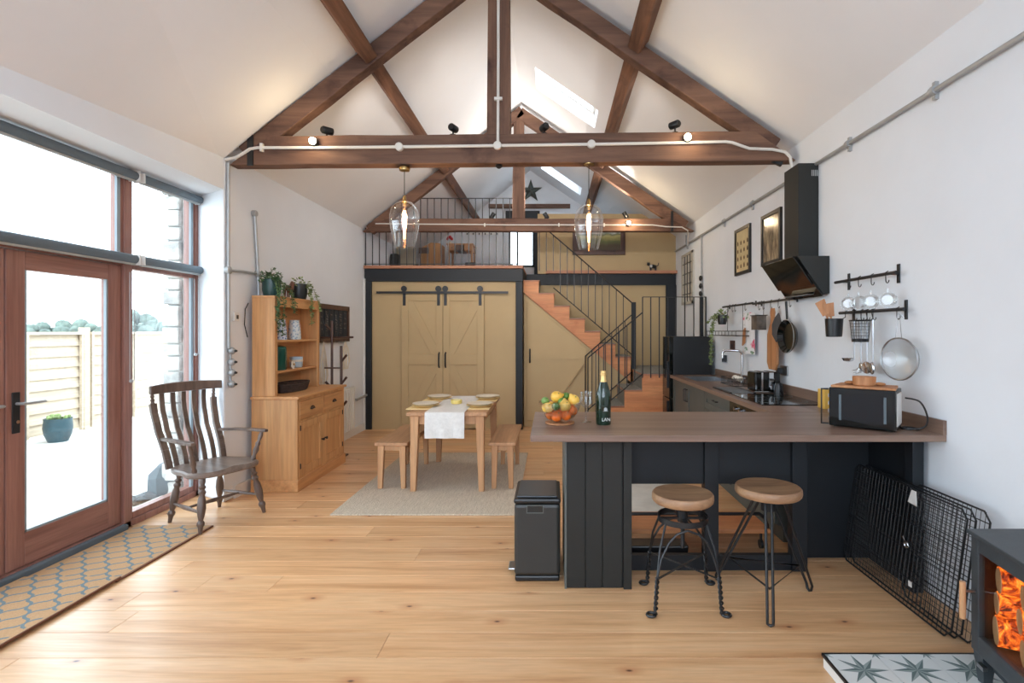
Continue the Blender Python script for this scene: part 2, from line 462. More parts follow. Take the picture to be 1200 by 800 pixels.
# unseen wall behind the viewer, its open bays sized to balance the fill light
g = MB(); ry = -3.2
g.box(LX, -2.65, ry, -3.0, 0, 3.0); g.box(1.97, RX, ry, -3.0, 0, 3.0); g.box(-2.65, 1.97, ry, -3.0, 0, 1.1); g.box(-2.65, 1.97, ry, -3.0, 2.3, 2.4)
g.prism([(LX, ry, zl(LX) - .25), (XR, ry, ZR - .25), (RX, ry, zr(RX) - .25), (RX, ry, zr(RX)), (XR, ry, ZR), (LX, ry, zl(LX))], (0, .2, 0))
for x in (-1.1, .45): g.box(x - .04, x + .04, ry, -3.0, .1, 4.0)
g.build('wall_front', m_wall, kind='structure')
# skirting along the left wall
MB().box(LX, LX + 0.02, 4.75, 8.02, 0, 0.11).build('baseboard_left', m_white, kind='structure')
MB().box(RX - 0.018, RX, 2.4, 2.55, 0, 0.10).build('baseboard_right', m_white, kind='structure')

# ------------------------------------------------------------ glazing in the left wall
FT = 0.06
def glazed_light(n, y0, y1, z0, z1, sw=0.05):
    o = thing('window_%d' % n, None, None, (WXP, (y0 + y1) / 2, z0), kind='structure')
    f = MB(); X0, X1 = WXP - 0.035, WXP + 0.035
    f.box(X0, X1, y0, y0 + sw, z0, z1); f.box(X0, X1, y1 - sw, y1, z0, z1)
    f.box(X0, X1, y0 + sw, y1 - sw, z0, z0 + sw); f.box(X0, X1, y0 + sw, y1 - sw, z1 - sw, z1)
    f.build('window_frame', m_frame, o, bevel=0.004)
    MB().box(WXP - .004, WXP + .004, y0 + sw, y1 - sw, z0 + sw, z1 - sw).build('pane', m_clear, o)
    MB().box(WXP + .02, WXP + .038, y1 - sw - 0.03, y1 - sw, z0 + sw, z1 - sw).build('bead', m_bead, o)
    return o
ZT = 2.03
glazed_light(1, 4.05, 4.84, 0.05, ZT)
glazed_light(2, 4.05, 4.84, ZT, 2.735)
glazed_light(6, 2.27, 4.03, ZT, 2.735)
glazed_light(7, 1.2, 2.25, ZT, 2.735)
glazed_light(8, 1.2, 2.25, 0.05, ZT)
glazed_light(9, 0.3, 1.18, 0.05, ZT); glazed_light(10, 0.3, 1.18, ZT, 2.735)
fr = MB(); X0, X1 = WXP - 0.06, WXP + 0.05
for yy in (4.84, 4.04, 2.26, 1.19): fr.box(X0, X1, yy - 0.035, yy + 0.03, 0.0, 2.735)
fr.box(X0, X1, 0.3, 4.87, 0, 0.05)
fr.build('trim_3', m_frame, kind='structure', bevel=0.004)
fr = MB().box(X0, X1 - .012, 0.3, 4.8, ZT - 0.03, ZT + 0.03).build('trim_4', m_framey, kind='structure')
def door_leaf(n, y0, y1, hy, side):
    o = thing('door_%d' % n, None, None, (WXP, (y0 + y1) / 2, 0.05), kind='structure')
    st = 0.115; rb = 0.2; X0, X1 = WXP - 0.028, WXP + 0.028; z0, z1 = 0.055, 1.995
    MB().box(X0, X1, y0, y0 + st, z0, z1).build('stile', m_frame, o, bevel=0.004)
    MB().box(X0, X1, y1 - st, y1, z0, z1).build('stile', m_frame, o, bevel=0.004)
    MB().box(X0, X1, y0 + st, y1 - st, z0, z0 + rb).build('bottom_rail', m_framey, o, bevel=0.004)
    MB().box(X0, X1, y0 + st, y1 - st, z1 - st, z1).build('top_rail', m_framey, o, bevel=0.004)
    MB().box(WXP - .005, WXP + .005, y0 + st, y1 - st, z0 + rb, z1 - st).build('pane', m_clear, o)
    b = MB()
    for a, c in ((y0 + st, y0 + st + .014), (y1 - st - .014, y1 - st)): b.box(WXP + .005, WXP + .024, a, c, z0 + rb, z1 - st)
    b.box(WXP + .005, WXP + .024, y0 + st, y1 - st, z0 + rb, z0 + rb + .014)
    b.build('bead', m_bead, o)
    h = MB().box(X1, X1 + 0.008, hy - 0.024, hy + 0.024, 0.88, 1.13).build('handle_plate', m_black, o, bevel=0.004)
    MB().tube([(X1 + .004, hy, 1.06), (X1 + .055, hy, 1.06), (X1 + .055, hy + side * .04, 1.06), (X1 + .05, hy + side * .14, 1.06)], 0.009, 8).build('lever', m_galv, h, True)
    MB().lathe([(0.011, 0), (0.011, .012)], (X1 + .006, hy, 0.95), 12, (1, 0, 0)).build('lock_cylinder', m_chrome, h, True)
    return o
door_leaf(1, 3.155, 4.0, 3.21, 1)
door_leaf(2, 2.295, 3.145, 3.09, -1)
MB().box(WXP + .028, WXP + .085, 2.3, 4.0, 0.0, 0.045).build('trim_5', m_blind, kind='structure', bevel=0.006)

# roller blinds
def blind(y0, y1, z, lab):
    o = thing('roller_blind', lab, 'blind', (WXP + 0.09, (y0 + y1) / 2, z), group='roller blinds over the glazing')
    MB().lathe([(0.034, 0), (0.034, y1 - y0 - .02)], (WXP + .1, y0 + .01, z), 16, (0, 1, 0)).build('roller', m_blind, o, True)
    MB().box(WXP + .088, WXP + .108, y0 + .01, y1 - .01, z - .046, z - .030).build('bottom_bar', m_galv, o)
    for yy in (y0, y1 - .008): MB().box(WXP + .05, WXP + .138, yy, yy + .008, z - .04, z + .035).build('bracket', m_white, o)
    return o
blind(4.09, 4.80, 2.685, 'short slate blue roller blind at the top, over the narrow far pane')
blind(2.32, 4.05, 2.685, 'long slate blue roller blind at the top, above the french doors')
blind(4.09, 4.80, ZT + 0.02, 'short slate blue roller blind at transom height beside the armchair')
blind(3.0, 4.05, ZT + 0.02, 'slate blue roller blind at transom height over the right french door')
blind(2.3, 2.98, ZT + 0.02, 'slate blue roller blind at transom height, cut off by the left picture edge')
for (yy, z1, z0, lab) in ((4.03, 1.95, 1.13, 'blind chain hanging beside the post right of the french door'), (4.76, 1.97, 1.3, 'blind chain hanging beside the far window jamb')):
    c = MB().tube([(WXP + .07, yy, z1), (WXP + .07, yy, z0), (WXP + .085, yy + .01, z0 - .01), (WXP + .095, yy + .015, z0), (WXP + .095, yy + .015, z1)], 0.003, 5)
    c.ball((WXP + .08, yy, z0 - .01), .014, 8, 6)
    c.build('blind_chain', m_galv, label=lab, cat='chain')

# ------------------------------------------------------------ outside
MB().box(-60, -3.6, -8, 60, -0.5, -0.06).build('patio', m_patio, kind='structure')
MB().box(-3.56, -3.34, 0.2, 4.85, -0.3, 0.0).build('trim_6', m_stone, kind='structure')
# rough stone outer jamb
sj = MB().box(-3.55, -3.4, 4.9, 5.6, -.06, 3.0).build('wall_left_outer', m_stone, kind='structure')
zz = -.04
while zz < 2.95:
    h = random.uniform(.1, .2); q = random.uniform(.0, .05)
    MB().box(-3.57, -3.415, 4.865 - q * .5, 4.9, zz, zz + h - .012).build('stone', m_stone, sj, bevel=0.012); zz += h
# fence
def fence():
    for i in range(5):
        y0 = 4.6 + i * 1.95
        o = thing('garden_fence', 'pale wooden fence panel beyond the patio, %s' % ('nearest the doors', 'second from the left', 'third from the left, behind the planter', 'fourth along', 'farthest away')[i], 'fence', (-7.45, y0 + .9, -.06), group='garden fence panels')
        for k in range(9):
            z0 = -.02 + k * .162
            MB().hexa([(-7.46, y0, z0), (-7.43, y0, z0), (-7.43, y0 + 1.83, z0), (-7.46, y0 + 1.83, z0), (-7.48, y0, z0 + .17), (-7.46, y0, z0 + .17), (-7.46, y0 + 1.83, z0 + .17), (-7.48, y0 + 1.83, z0 + .17)]).build('board', m_fence, o)
        for yy in (y0 + .02, y0 + .9, y0 + 1.78): MB().box(-7.43, -7.39, yy, yy + .04, -.04, 1.45).build('batten', m_fence, o)
        MB().box(-7.5, -7.38, y0, y0 + 1.83, 1.45, 1.49).build('top_cap', m_fence, o)
        MB().box(-7.5, -7.4, y0 - .11, y0 - .01, -.06, 1.56).build('fence_post', m_fence, label='pale square fence post %s' % ('nearest the doors', 'left of the blue planter', 'just right of the blue planter', 'seen through the narrow window', 'farthest away')[i], cat='fence post', group='garden fence posts')
fence()
# planter
pc = WZ(68, 517, -.06)
o = thing('plant_pot', 'glazed blue plant pot with small green plant on the patio', 'plant pot', pc)
MB().lathe([(.0, 0), (.11, 0), (.15, .1), (.165, .2), (.155, .3), (.16, .33), (.145, .33), (.13, .28), (0, .28)], pc, 20).build('pot', paint('blue_glaze', (38, 66, 74), 0.4, .1), o, True)
lf = MB()
for i in range(40):
    a = random.uniform(0, 2 * PI); r = random.uniform(0, .13); p = pc + Vector((r * math.cos(a), r * math.sin(a), .31 + random.uniform(0, .06)))
    lf.ball(p, .022, 5, 3)
lf.build('foliage', m_leaf2, o, True, kind='stuff')
# stones and dark boulder next to the far pane
for i, (px, py, r, lab) in enumerate(((196, 584, .2, 'large dark angular stone outside the narrow window'), (172, 600, .11, 'flat grey stone in front of the dark stone outside'), (160, 592, .09, 'small grey stone at the left end of the pile outside'))):
    c = WX(px, py, -3.62 - .05 * i); c.z = -.06
    m = MB(); m.ball((c.x, c.y, c.z + r * .5), r, 9, 6, (.75, 1.0, (1.1, .35, .3)[i]))
    m.v = [(v[0] + random.uniform(-.02, .02), v[1] + random.uniform(-.02, .02), max(-.06, v[2] + random.uniform(-.02, .02))) for v in m.v]
    m.build('stone', paint('garden_stone_%d' % i, ((46, 56, 60), (74, 78, 80), (110, 110, 108))[i], .9, .25, 8), label=lab, cat='stone')
# distant trees above the fence
m_tree = paint('distant_foliage', (88, 98, 90), .95, .3, 3)
for i, (px, py, Yt, s_) in enumerate(((36, 379, 22, 1.0), (66, 377, 27, 1.1), (100, 376, 22, 1.1), (124, 380, 27, .9), (160, 376, 30, 1.5), (196, 378, 25, 1.1))):
    c = W(px, py, Yt)
    o = thing('tree', 'hazy green tree above the fence, %s' % ('leftmost in the door glass', 'second in the door glass', 'third in the door glass', 'at the right edge of the door glass', 'seen left in the narrow window', 'seen right in the narrow window')[i], 'tree', (c.x, c.y, -.06), group='distant trees beyond the fence')
    m = MB(); 
    for k in range(60):
        th = random.uniform(0, 2 * PI); q = math.sqrt(random.random()); m.ball((c.x + q * math.cos(th) * 1.3 * s_, c.y + q * math.sin(th) * s_, c.z - 1.0 + (1.35 * (1 - q * q) * random.random() ** .5 - .5) * s_), random.uniform(.18, .36) * s_, 7, 5)
    m.build('crown', m_tree, o, True)
    MB().lathe([(.18, 0), (.12, c.z - .6)], (c.x, c.y, -.06), 8).build('trunk', m_beamz, o, True)

# ------------------------------------------------------------ roof timbers
def jit(pts, a=.006): return pts
def truss(Y, tie, rafters, posts, lab, dpt=0.13, extra=None):
    o = thing('roof_truss', lab, 'roof truss', (XR, Y, 3.0))
    X0, X1, zb0, zb1, zt0, zt1 = tie
    n = 14; m = MB()
    top = [(X0 + (X1 - X0) * i / n, Y, zt0 + (zt1 - zt0) * i / n + random.uniform(-.004, .004)) for i in range(n + 1)]
    bot = [(X0 + (X1 - X0) * i / n, Y, zb0 + (zb1 - zb0) * i / n + random.uniform(-.004, .004)) for i in range(n + 1)]
    # ends follow the roof slope
    top = [p for p in top if p[2] < min(zl(p[0]), zr(p[0])) - .03]
    m.prism(bot + top[::-1], (0, dpt, 0))
    m.build('tie_beam', m_beam, o, bevel=.008)
    return o
# near truss
Y1 = 4.64
t1 = truss(Y1, (-2.83, 2.15, 2.955, 3.0, 3.21, 3.26), None, None, 'big near roof truss of old brown timber across the room above the table')
def rafter(o, side, Y, w=.15, off=.01, zend=3.2, m=m_beam, dpt=.12, xend=None):
    f = zl if side < 0 else zr
    x0 = xend; x1 = XR + side * .05
    a = Vector((x0, 0, f(x0))); b = Vector((x1, 0, f(x1)))
    d = (b - a).normalized(); nrm = Vector((d.z, 0, -d.x));
    if nrm.z > 0: nrm = -nrm
    a0 = a + nrm * off; b0 = b + nrm * off
    n = 10; T_ = [a0 + (b0 - a0) * i / n for i in range(n + 1)]
    Bm = [p + nrm * (w + random.uniform(-.006, .006)) for p in T_]
    pts = [(p.x, Y, p.z) for p in T_] + [(p.x, Y, p.z) for p in Bm[::-1]]
    MB().prism(pts, (0, dpt, 0)).build('rafter', m, o, bevel=.008)
rafter(t1, -1, Y1 + .01, xend=-2.76, w=.155, off=.012)
rafter(t1, 1, Y1 + .01, xend=2.05, w=.15, off=.05)
for x0, x1, x2, x3 in ((SX(570, Y1), SX(583, Y1), SX(572, Y1), SX(582.5, Y1)), (SX(585, Y1), SX(598, Y1), SX(585.5, Y1), SX(596.5, Y1))):
    MB().prism([(x0, Y1 + .015, 3.225), (x1, Y1 + .015, 3.225), (x3, Y1 + .015, 4.8), (x2, Y1 + .015, 4.8)], (0, .12, 0)).build('king_post', m_beamz, t1, bevel=.006)
MB().box(SX(290, Y1), SX(297, Y1), Y1 - .008, Y1 + .0, 2.95, SZ(158, Y1)).build('iron_strap', m_black, t1)
MB().prism([(SX(906, Y1), Y1 + .02, 2.995), (SX(919, Y1), Y1 + .02, 2.995), (SX(917, Y1), Y1 + .02, 2.955)], (0, .03, 0)).build('iron_bracket', m_black, t1)
MB().lathe([(.0, 0), (.03, .0), (.035, -.012), (.012, -.03), (0, -.03)], (SX(584, Y1), Y1 + .05, 2.972), 12).build('bolt', m_black, t1, True)
# far truss
Y2 = 7.93
t2 = truss(Y2, (-2.84, 2.15, 3.0, 3.0, 3.19, 3.19), None, None, 'far roof truss of brown timber in front of the loft railing', .12)
rafter(t2, -1, Y2 + .01, xend=-2.8, w=.15, off=.03, dpt=.1)
rafter(t2, 1, Y2 + .01, xend=2.1, w=.17, off=.06, dpt=.1)
MB().prism([(SX(600, Y2), Y2 + .015, 3.195), (SX(615, Y2), Y2 + .015, 3.195), (SX(614, Y2), Y2 + .015, 4.75), (SX(602, Y2), Y2 + .015, 4.75)], (0, .1, 0)).build('king_post', m_beamz, t2, bevel=.006)
MB().box(SX(786, Y2), SX(789, Y2), Y2 - .008, Y2, 2.99, 3.3).build('iron_strap', m_black, t2)
# purlins
def purlin(side, y0, y1, x, lab):
    f = zl if side < 0 else zr
    d = Vector((1, 0, ML if side < 0 else -MR)).normalized(); nrm = Vector((d.z, 0, -d.x))
    if nrm.z > 0: nrm = -nrm
    c = Vector((x, 0, f(x)))
    q = [c - d * .07, c + d * .07, c + d * .06 + nrm * .15, c - d * .06 + nrm * .15]
    n = 6; m = MB()
    m.prism([(p.x, y0, p.z) for p in q], (0, y1 - y0, 0))
    m.build('purlin', m_beamy, label=lab, cat='beam', bevel=.01)
purlin(-1, -1.5, Y1 + .005, -1.66, 'left purlin running from the near truss toward the viewer')
purlin(-1, Y1 + .135, Y2 + .005, -1.66, 'left purlin between the near and the far truss')
purlin(-1, Y2 + .125, GY, -1.66, 'left purlin beyond the far truss, over the loft')
purlin(1, -1.5, Y1 + .005, .80, 'right purlin running from the near truss toward the viewer')
purlin(1, Y1 + .135, Y2 + .005, .80, 'right purlin between the near and the far truss')
purlin(1, Y2 + .125, GY, .80, 'right purlin beyond the far truss, over the loft')
MB().box(SX(573, GY), SX(668, GY), GY - .09, GY - .005, SZ(244.5, GY), SZ(240, GY) ).build('collar_beam', m_beam, label='thin dark collar beam on the back gable under the metal star', cat='beam')
# metal barn star
sc_ = W(622, 224, GY - .03); m = MB(); R, r = .26, .1
pts = [(sc_.x + (R if k % 2 == 0 else r) * math.sin(k * PI / 5), sc_.y, sc_.z + (R if k % 2 == 0 else r) * math.cos(k * PI / 5)) for k in range(10)]
n0 = len(m.v); m.v += pts + [(sc_.x, sc_.y - .06, sc_.z), (sc_.x, sc_.y + .01, sc_.z)]
for k in range(10): m.f += [(k, (k + 1) % 10, 10), ((k + 1) % 10, k, 11)]
m.build('metal_star', metal('zinc', (92, 98, 92), .5, .6), label='five pointed grey metal barn star high on the back gable wall', cat='star')

# ------------------------------------------------------------ mezzanine structure
FY = 8.1; ZM = 2.5
ms = MB().box(LX, -.43, FY + .0, GY, 2.3, ZM - .045); ms.box(-.43, RX, 9.2, GY, 2.3, ZM - .01)
ms.build('floor_loft', m_navy, kind='structure')
MB().box(LX, -.43, FY - .06, GY, ZM - .045, ZM).build('trim_7', m_ledge, kind='structure', bevel=.005)
# left frame
MB().box(SX(429, FY), SX(436, FY), FY - .03, FY + .08, 0, 2.26).build('post_left', m_navy, kind='structure', bevel=.004)
MB().box(SX(604.5, FY), SX(612.5, FY), FY - .03, FY + .08, 0, 2.26).build('post_middle', m_navy, kind='structure', bevel=.004)
MB().box(LX + .01, -.435, FY - .035, FY + .08, 2.26, 2.452).build('trim_8', m_navy, kind='structure', bevel=.004)
MB().box(SX(436, FY), SX(604.5, FY), FY + .02, FY + .06, 0, 2.26).build('wall_loft_front', m_mustard, kind='structure')
MB().box(SX(436, FY), SX(471, FY), FY + .005, FY + .02, 0, 2.26).build('wall_loft_left_panel', m_mustard, kind='structure')
MB().box(-.53, -.45, FY + .08, 9.2, 0, 2.3).build('wall_loft_side', m_mustard, kind='structure')
MB().box(LX, LX + .022, FY - .06, FY + .08, 0, 2.3).build('trim_9', m_white, kind='structure')
# right frame
RY = 9.2
rz = zr
MB().box(-.45, RX, RY, RY + .1, 0, 2.3).build('wall_stair_back', m_mustard, kind='structure')
ul = SX(630, RY + .02)
xk = XR + (ZR - 3.55) / MR
MB().prism([(ul, RY + .02, 2.5), (RX, RY + .02, 2.5), (RX, RY + .02, zr(RX)), (xk, RY + .02, 3.545), (ul, RY + .02, 3.545)], (0, .08, 0)).build('wall_loft_room', m_mustard, kind='structure')
MB().box(ul, ul + .08, RY + .1, GY, 2.5, 3.545).build('wall_loft_room_side', m_mustard, kind='structure')
MB().box(ul, xk, RY + .1, GY, 3.5, 3.545).build('ceiling_loft_room', m_wall, kind='structure')
MB().box(SX(640, RY), RX, RY - .1, RY + .02, SZ(321, RY), SZ(317.5, RY)).build('trim_10', m_ledge, kind='structure', bevel=.004)
MB().box(SX(640, RY), SX(787, RY), RY - .04, RY, SZ(334, RY), SZ(321, RY)).build('trim_11', m_navy, kind='structure')
MB().box(SX(780, RY), RX - .001, RY - .04, RY, 0, SZ(334, RY)).build('post_right', m_navy, kind='structure')

# barn doors
def barn_door(n, px0, px1, hang, hx, flip):
    Y = FY - .035; x0, x1 = SX(px0, FY) + .003, SX(px1, FY) - .003; z0, z1 = .02, SZ(345, FY)
    o = thing('door_%d' % n, None, None, ((x0 + x1) / 2, Y, z0), kind='structure')
    MB().box(x0, x1, Y + .018, Y + .036, z0, z1).build('door_board', m_mustard, o)
    st = .1
    def bd(a, b, c, d, nm='stile'): MB().box(a, b, Y, Y + .018, c, d).build(nm, m_mustard, o, bevel=.003)
    bd(x0, x0 + st, z0, z1); bd(x1 - st, x1, z0, z1)
    zm0, zm1 = SZ(427, FY), SZ(415, FY)
    bd(x0 + st, x1 - st, z1 - .1, z1, 'rail'); bd(x0 + st, x1 - st, zm0, zm1, 'rail'); bd(x0 + st, x1 - st, z0, z0 + .14, 'rail')
    for (za, zb, s) in ((zm1, z1 - .1, 1), (z0 + .14, zm0, -1)):
        xa, xb = x0 + st, x1 - st; wv = .14; wh = .07
        # upper brace runs from the outer top to the inner middle, lower one mirrors it
        oa, ob = (xa, xb) if not flip else (xb, xa); sg = 1 if not flip else -1
        if s > 0: P = [(oa, zb), (oa + sg * wh, zb), (ob, za + wv), (ob, za), (ob - sg * wh, za), (oa, zb - wv)]
        else: P = [(oa, za), (oa + sg * wh, za), (ob, zb - wv), (ob, zb), (ob - sg * wh, zb), (oa, za + wv)]
        MB().prism([(p[0], Y + .003, p[1]) for p in P], (0, .015, 0)).build('brace', m_mustard, o, bevel=.002)
    for h in hang:
        hx_ = SX(h, FY)
        g_ = MB().box(hx_ - .022, hx_ + .022, Y - .006, Y, SZ(358, FY), SZ(340, FY)).build('hanger', m_black, o, bevel=.002)
        MB().lathe([(.0, 0), (.045, 0), (.045, .018), (0, .018)], (hx_, Y - .024, SZ(338.5, FY)), 16, (0, 1, 0)).build('wheel', m_black, g_, True)
    hx = SX(hx, FY)
    MB().tube([(hx, Y, SZ(413, FY)), (hx, Y - .035, SZ(414.5, FY)), (hx, Y - .04, SZ(421.5, FY)), (hx, Y - .035, SZ(428.5, FY)), (hx, Y, SZ(430, FY))], .012, 8).build('handle', m_black, o, True)
barn_door(3, 471, 519.5, (474.5, 514.5), 515.3, False)
barn_door(4, 519.5, 567.5, (522.5, 563), 522.8, True)
o = thing('sliding_door_rail', 'black steel sliding rail above the mustard barn doors', 'rail', (SX(519, FY), FY - .05, SZ(343, FY)))
MB().box(SX(442.5, FY), SX(596, FY), FY - .064, FY - .056, SZ(344.2, FY), SZ(341.6, FY)).build('track', m_black, o)
for p in (444, 482, 519, 556, 594):
    MB().tube([(SX(p, FY), FY + .02, SZ(343, FY)), (SX(p, FY), FY - .068, SZ(343, FY))], .014, 8).build('standoff', m_black, o, True)

# ------------------------------------------------------------ loft railing
RYL = FY - .02
o = thing('loft_railing', 'long black metal railing along the edge of the loft', 'railing', (-1.6, RYL, ZM))
zt = SZ(232, RYL)
MB().box(SX(427, RYL), SX(607, RYL), RYL - .012, RYL + .012, zt - .01, zt).build('top_rail', m_black, o)
MB().box(SX(427, RYL), SX(610, RYL), RYL - .012, RYL + .012, ZM + .02, ZM + .03).build('bottom_rail', m_black, o)
for i in range(23):
    x = SX(428.5 + i * 8.05, RYL); MB().box(x - .006, x + .006, RYL - .006, RYL + .006, ZM, zt - .005).build('baluster', m_black, o)

# ------------------------------------------------------------ stairs
GO, RI, L0 = .24, .2, .9
fx = 1.245; SY0, SY1 = 8.3, 9.16
o = thing('upper_staircase', 'upper flight of pine stairs with orange stringer rising left to the loft', 'stairs', (1.2, SY0, L0))
def strg(Y, t, X1=1.245):
    pts = [(fx, Y, L0 + .012)]
    for k in range(7):
        x = fx - k * GO; z = L0 + (k + 1) * RI
        pts += [(x, Y, z - .02), (x - GO, Y, z - .02)]
    xe = fx - 7 * GO
    low = lambda x: 1.9 - .8333 * (x + .187)
    pts += [(xe, Y, low(xe)), (fx, Y, low(fx))]
    return MB().prism(pts, (0, t, 0))
strg(SY0, .04).build('stringer', m_string, o, label='orange pine stringer')
strg(SY1 - .04, .04).build('stringer', m_string, o)
for k in range(7):
    x = fx - k * GO; z = L0 + (k + 1) * RI
    MB().box(x - GO - .005, x + .012, SY0 - .006, SY1, z - .02, z).build('tread', m_ledge, o, bevel=.004)
    MB().box(x - GO + .01, x + .014, SY0 + .05, SY1 - .02, z, z + .008).build('carpet_runner', m_carpet, o, label='grey carpet covering')
    MB().box(x - .012, x, SY0 + .04, SY1 - .04, z - RI, z - .02).build('riser', m_carpet, o)
# lower flight and landing
fx2 = 1.275; GO2, RI2 = .25, .225; TY0, TY1 = 7.4, 8.28
o = thing('lower_staircase', 'lower flight of pine stairs and landing with grey carpet behind the fridge', 'stairs', (1.0, TY0, 0))
def strg2(Y, t):
    pts = [(RX - .02, Y, .03), (RX - .02, Y, L0 - .02), (fx2, Y, L0 - .02)]
    for k in range(3):
        x = fx2 - k * GO2; z = L0 - (k + 1) * RI2
        pts += [(x, Y, z - .02), (x - GO2, Y, z - .02)]
    pts += [(fx2 - 3 * GO2, Y, .0)]
    pts[0] = (RX - .02, Y, 0)
    return MB().prism(pts[::-1], (0, t, 0))
strg2(TY0, .04).build('stringer', m_string, o, label='orange pine stringer')
strg2(TY1 - .06, .04).build('stringer', m_string, o)
for k in range(3):
    x = fx2 - k * GO2; z = L0 - (k + 1) * RI2
    MB().box(x - GO2 - .004, x, TY0 - .006, TY1 - .01, z - .02, z).build('tread', m_ledge, o, bevel=.004)
    MB().box(x - GO2 - .006, x, TY0 + .03, TY1 - .03, z, z + .01).build('carpet_runner', m_carpet, o, label='grey carpet covering')
    MB().box(x, x + .012, TY0 + .04, TY1 - .06, z, z + RI2 - .02).build('riser', m_carpet, o)
MB().box(fx2 - .004, RX - .001, TY0 - .006, RY - .004, L0 - .02, L0).build('landing', m_ledge, o)
MB().box(fx2 - .002, RX - .004, TY0 + .03, RY - .005, L0, L0 + .01).build('landing_carpet', m_carpet, o, label='grey carpet covering')
# panel closing the space under the upper flight, with a door in it
us = [(-.43, SY0 + .02, 0), (1.2, SY0 + .02, 0), (1.2, SY0 + .02, .74), (-.43, SY0 + .02, 2.09)]
MB().prism(us, (0, .02, 0)).build('wall_under_stairs', m_mustard, kind='structure')
o = thing('door_5', None, None, (.0, SY0, .1), kind='structure')
MB().prism([(-.38, SY0, .1), (.55, SY0, .1), (.55, SY0, 1.22), (-.38, SY0, 1.99)], (0, .02, 0)).build('door_board', m_mustard, o, bevel=.004)
MB().beam((-.1, SY0 - .004, .12), (.5, SY0 - .004, .98), .008, .09, (0, 1, 0)).build('brace', m_mustard, o)
MB().box(-.38, .55, SY0 - .008, SY0, 1.06, 1.14).build('rail', m_mustard, o)
hx = SX(621, SY0); MB().tube([(hx, SY0, SZ(409, SY0)), (hx, SY0 - .03, SZ(410.5, SY0)), (hx, SY0 - .03, SZ(423, SY0)), (hx, SY0, SZ(424.5, SY0))], .012, 8).build('handle', m_black, o, True)
# railings
def rail_line(o, p, q, r=.010): MB().tube([p, q], r, 6).build('handrail', m_black, o)
UY = SY0 + .03
o = thing('upper_stair_railing', 'black metal railing sloping down along the upper stair flight', 'railing', (.6, UY, L0))
a = Vector((SX(642, UY), UY, SZ(270, UY))); b = Vector((SX(741, UY), UY, SZ(355, UY)))
c = Vector((SX(648.5, UY), UY, SZ(337, UY))); d = Vector((SX(740, UY), UY, SZ(415, UY)))
MB().tube([(SX(630, UY), UY, a.z), a, b], .011, 6).build('handrail', m_black, o)
MB().tube([c, d], .009, 6).build('bottom_rail', m_black, o)
for i in range(14):
    px = 632 + i * 8.2
    if px > 738: break
    x = SX(px, UY); zt_ = a.z if x < a.x else a.z + (b.z - a.z) * (x - a.x) / (b.x - a.x)
    zb_ = max(ZM - .05, 0) if x < c.x else c.z + (d.z - c.z) * (x - c.x) / (d.x - c.x)
    MB().box(x - .006, x + .006, UY - .006, UY + .006, zb_, zt_).build('baluster', m_black, o)
MB().box(SX(740, UY), SX(745, UY), UY - .03, UY + .03, L0 + .01, SZ(354, UY)).build('newel_post', m_navy, o, bevel=.003)
def low_rail(Y, p1, p2, p3, p4, lab):
    o = thing('lower_stair_railing', lab, 'railing', (.8, Y, 0))
    A = W(*p1, Y); B = W(*p2, Y); C = W(*p3, Y); D = W(*p4, Y)
    MB().tube([(A.x, Y, .02), A, B], .010, 6).build('handrail', m_black, o)
    MB().tube([C, D], .009, 6).build('bottom_rail', m_black, o)
    n = 7
    for i in range(1, n):
        x = A.x + (B.x - A.x) * i / n; zt_ = A.z + (B.z - A.z) * i / n; zb_ = D.z + (C.z - D.z) * max(0, (x - D.x) / (C.x - D.x))
        MB().box(x - .006, x + .006, Y - .006, Y + .006, max(zb_, .24), zt_).build('baluster', m_black, o)
low_rail(TY0 - .015, (689, 419), (753, 366), (753, 438), (690, 490), 'black railing on the near side of the lower stair flight')
low_rail(TY1 - .0, (686, 417), (740, 369), (740, 436), (689, 480), 'black railing on the far side of the lower stair flight')
LY = TY0 - .015
o = thing('landing_railing', 'black upright railing around the stair landing above the fridge', 'railing', (1.7, LY, L0))
zt = SZ(347.5, LY)
MB().box(SX(753, LY), RX - .01, LY - .012, LY + .012, zt - .01, zt).build('top_rail', m_black, o)
for px in (753, 762.6, 772.6, 783, 792, 802.5, 813, 828 - 1):
    x = SX(px, LY); MB().box(x - .007, x + .007, LY - .006, LY + .006, L0 - .05, zt - .005).build('baluster', m_black, o)
x = SX(822.7, LY); MB().box(x - .022, x + .022, LY + .01, LY + .05, L0 + .01, zt).build('newel_post', m_navy, o)
# ------------------------------------------------------------ dining group
t_rug = NT('woven_jute'); v = t_rug.coords((6, .5, 1)); a = t_rug.noise(v, 16, 3); v2 = t_rug.coords((1, 1, 1)); b = t_rug.noise(v2, 90, 2)
t_rug.col(t_rug.mix(.5, t_rug.ramp(a, [(.3, lin((176, 160, 138))), (.7, lin((220, 206, 184)))]), t_rug.ramp(b, [(.3, lin((158, 142, 122))), (.7, lin((226, 214, 196)))])))
t_rug.set(Roughness=.95); t_rug.bump(b, .6, .01)
MB().box(-1.8, -.287, 4.3, 6.5, 0.001, .012).build('rug', t_rug.m, bevel=.004, label='flat woven beige jute rug under the dining table', cat='rug')
o = thing('dining_table', 'oak dining table with tapered legs laid with plates', 'table', (-.967, 5.49, .012))
tx0, tx1, ty0, ty1 = -1.34, -.594, 4.88, 6.1
MB().box(tx0, tx1, ty0, ty1, .715, .75).build('tabletop', m_oaky, o, bevel=.006)
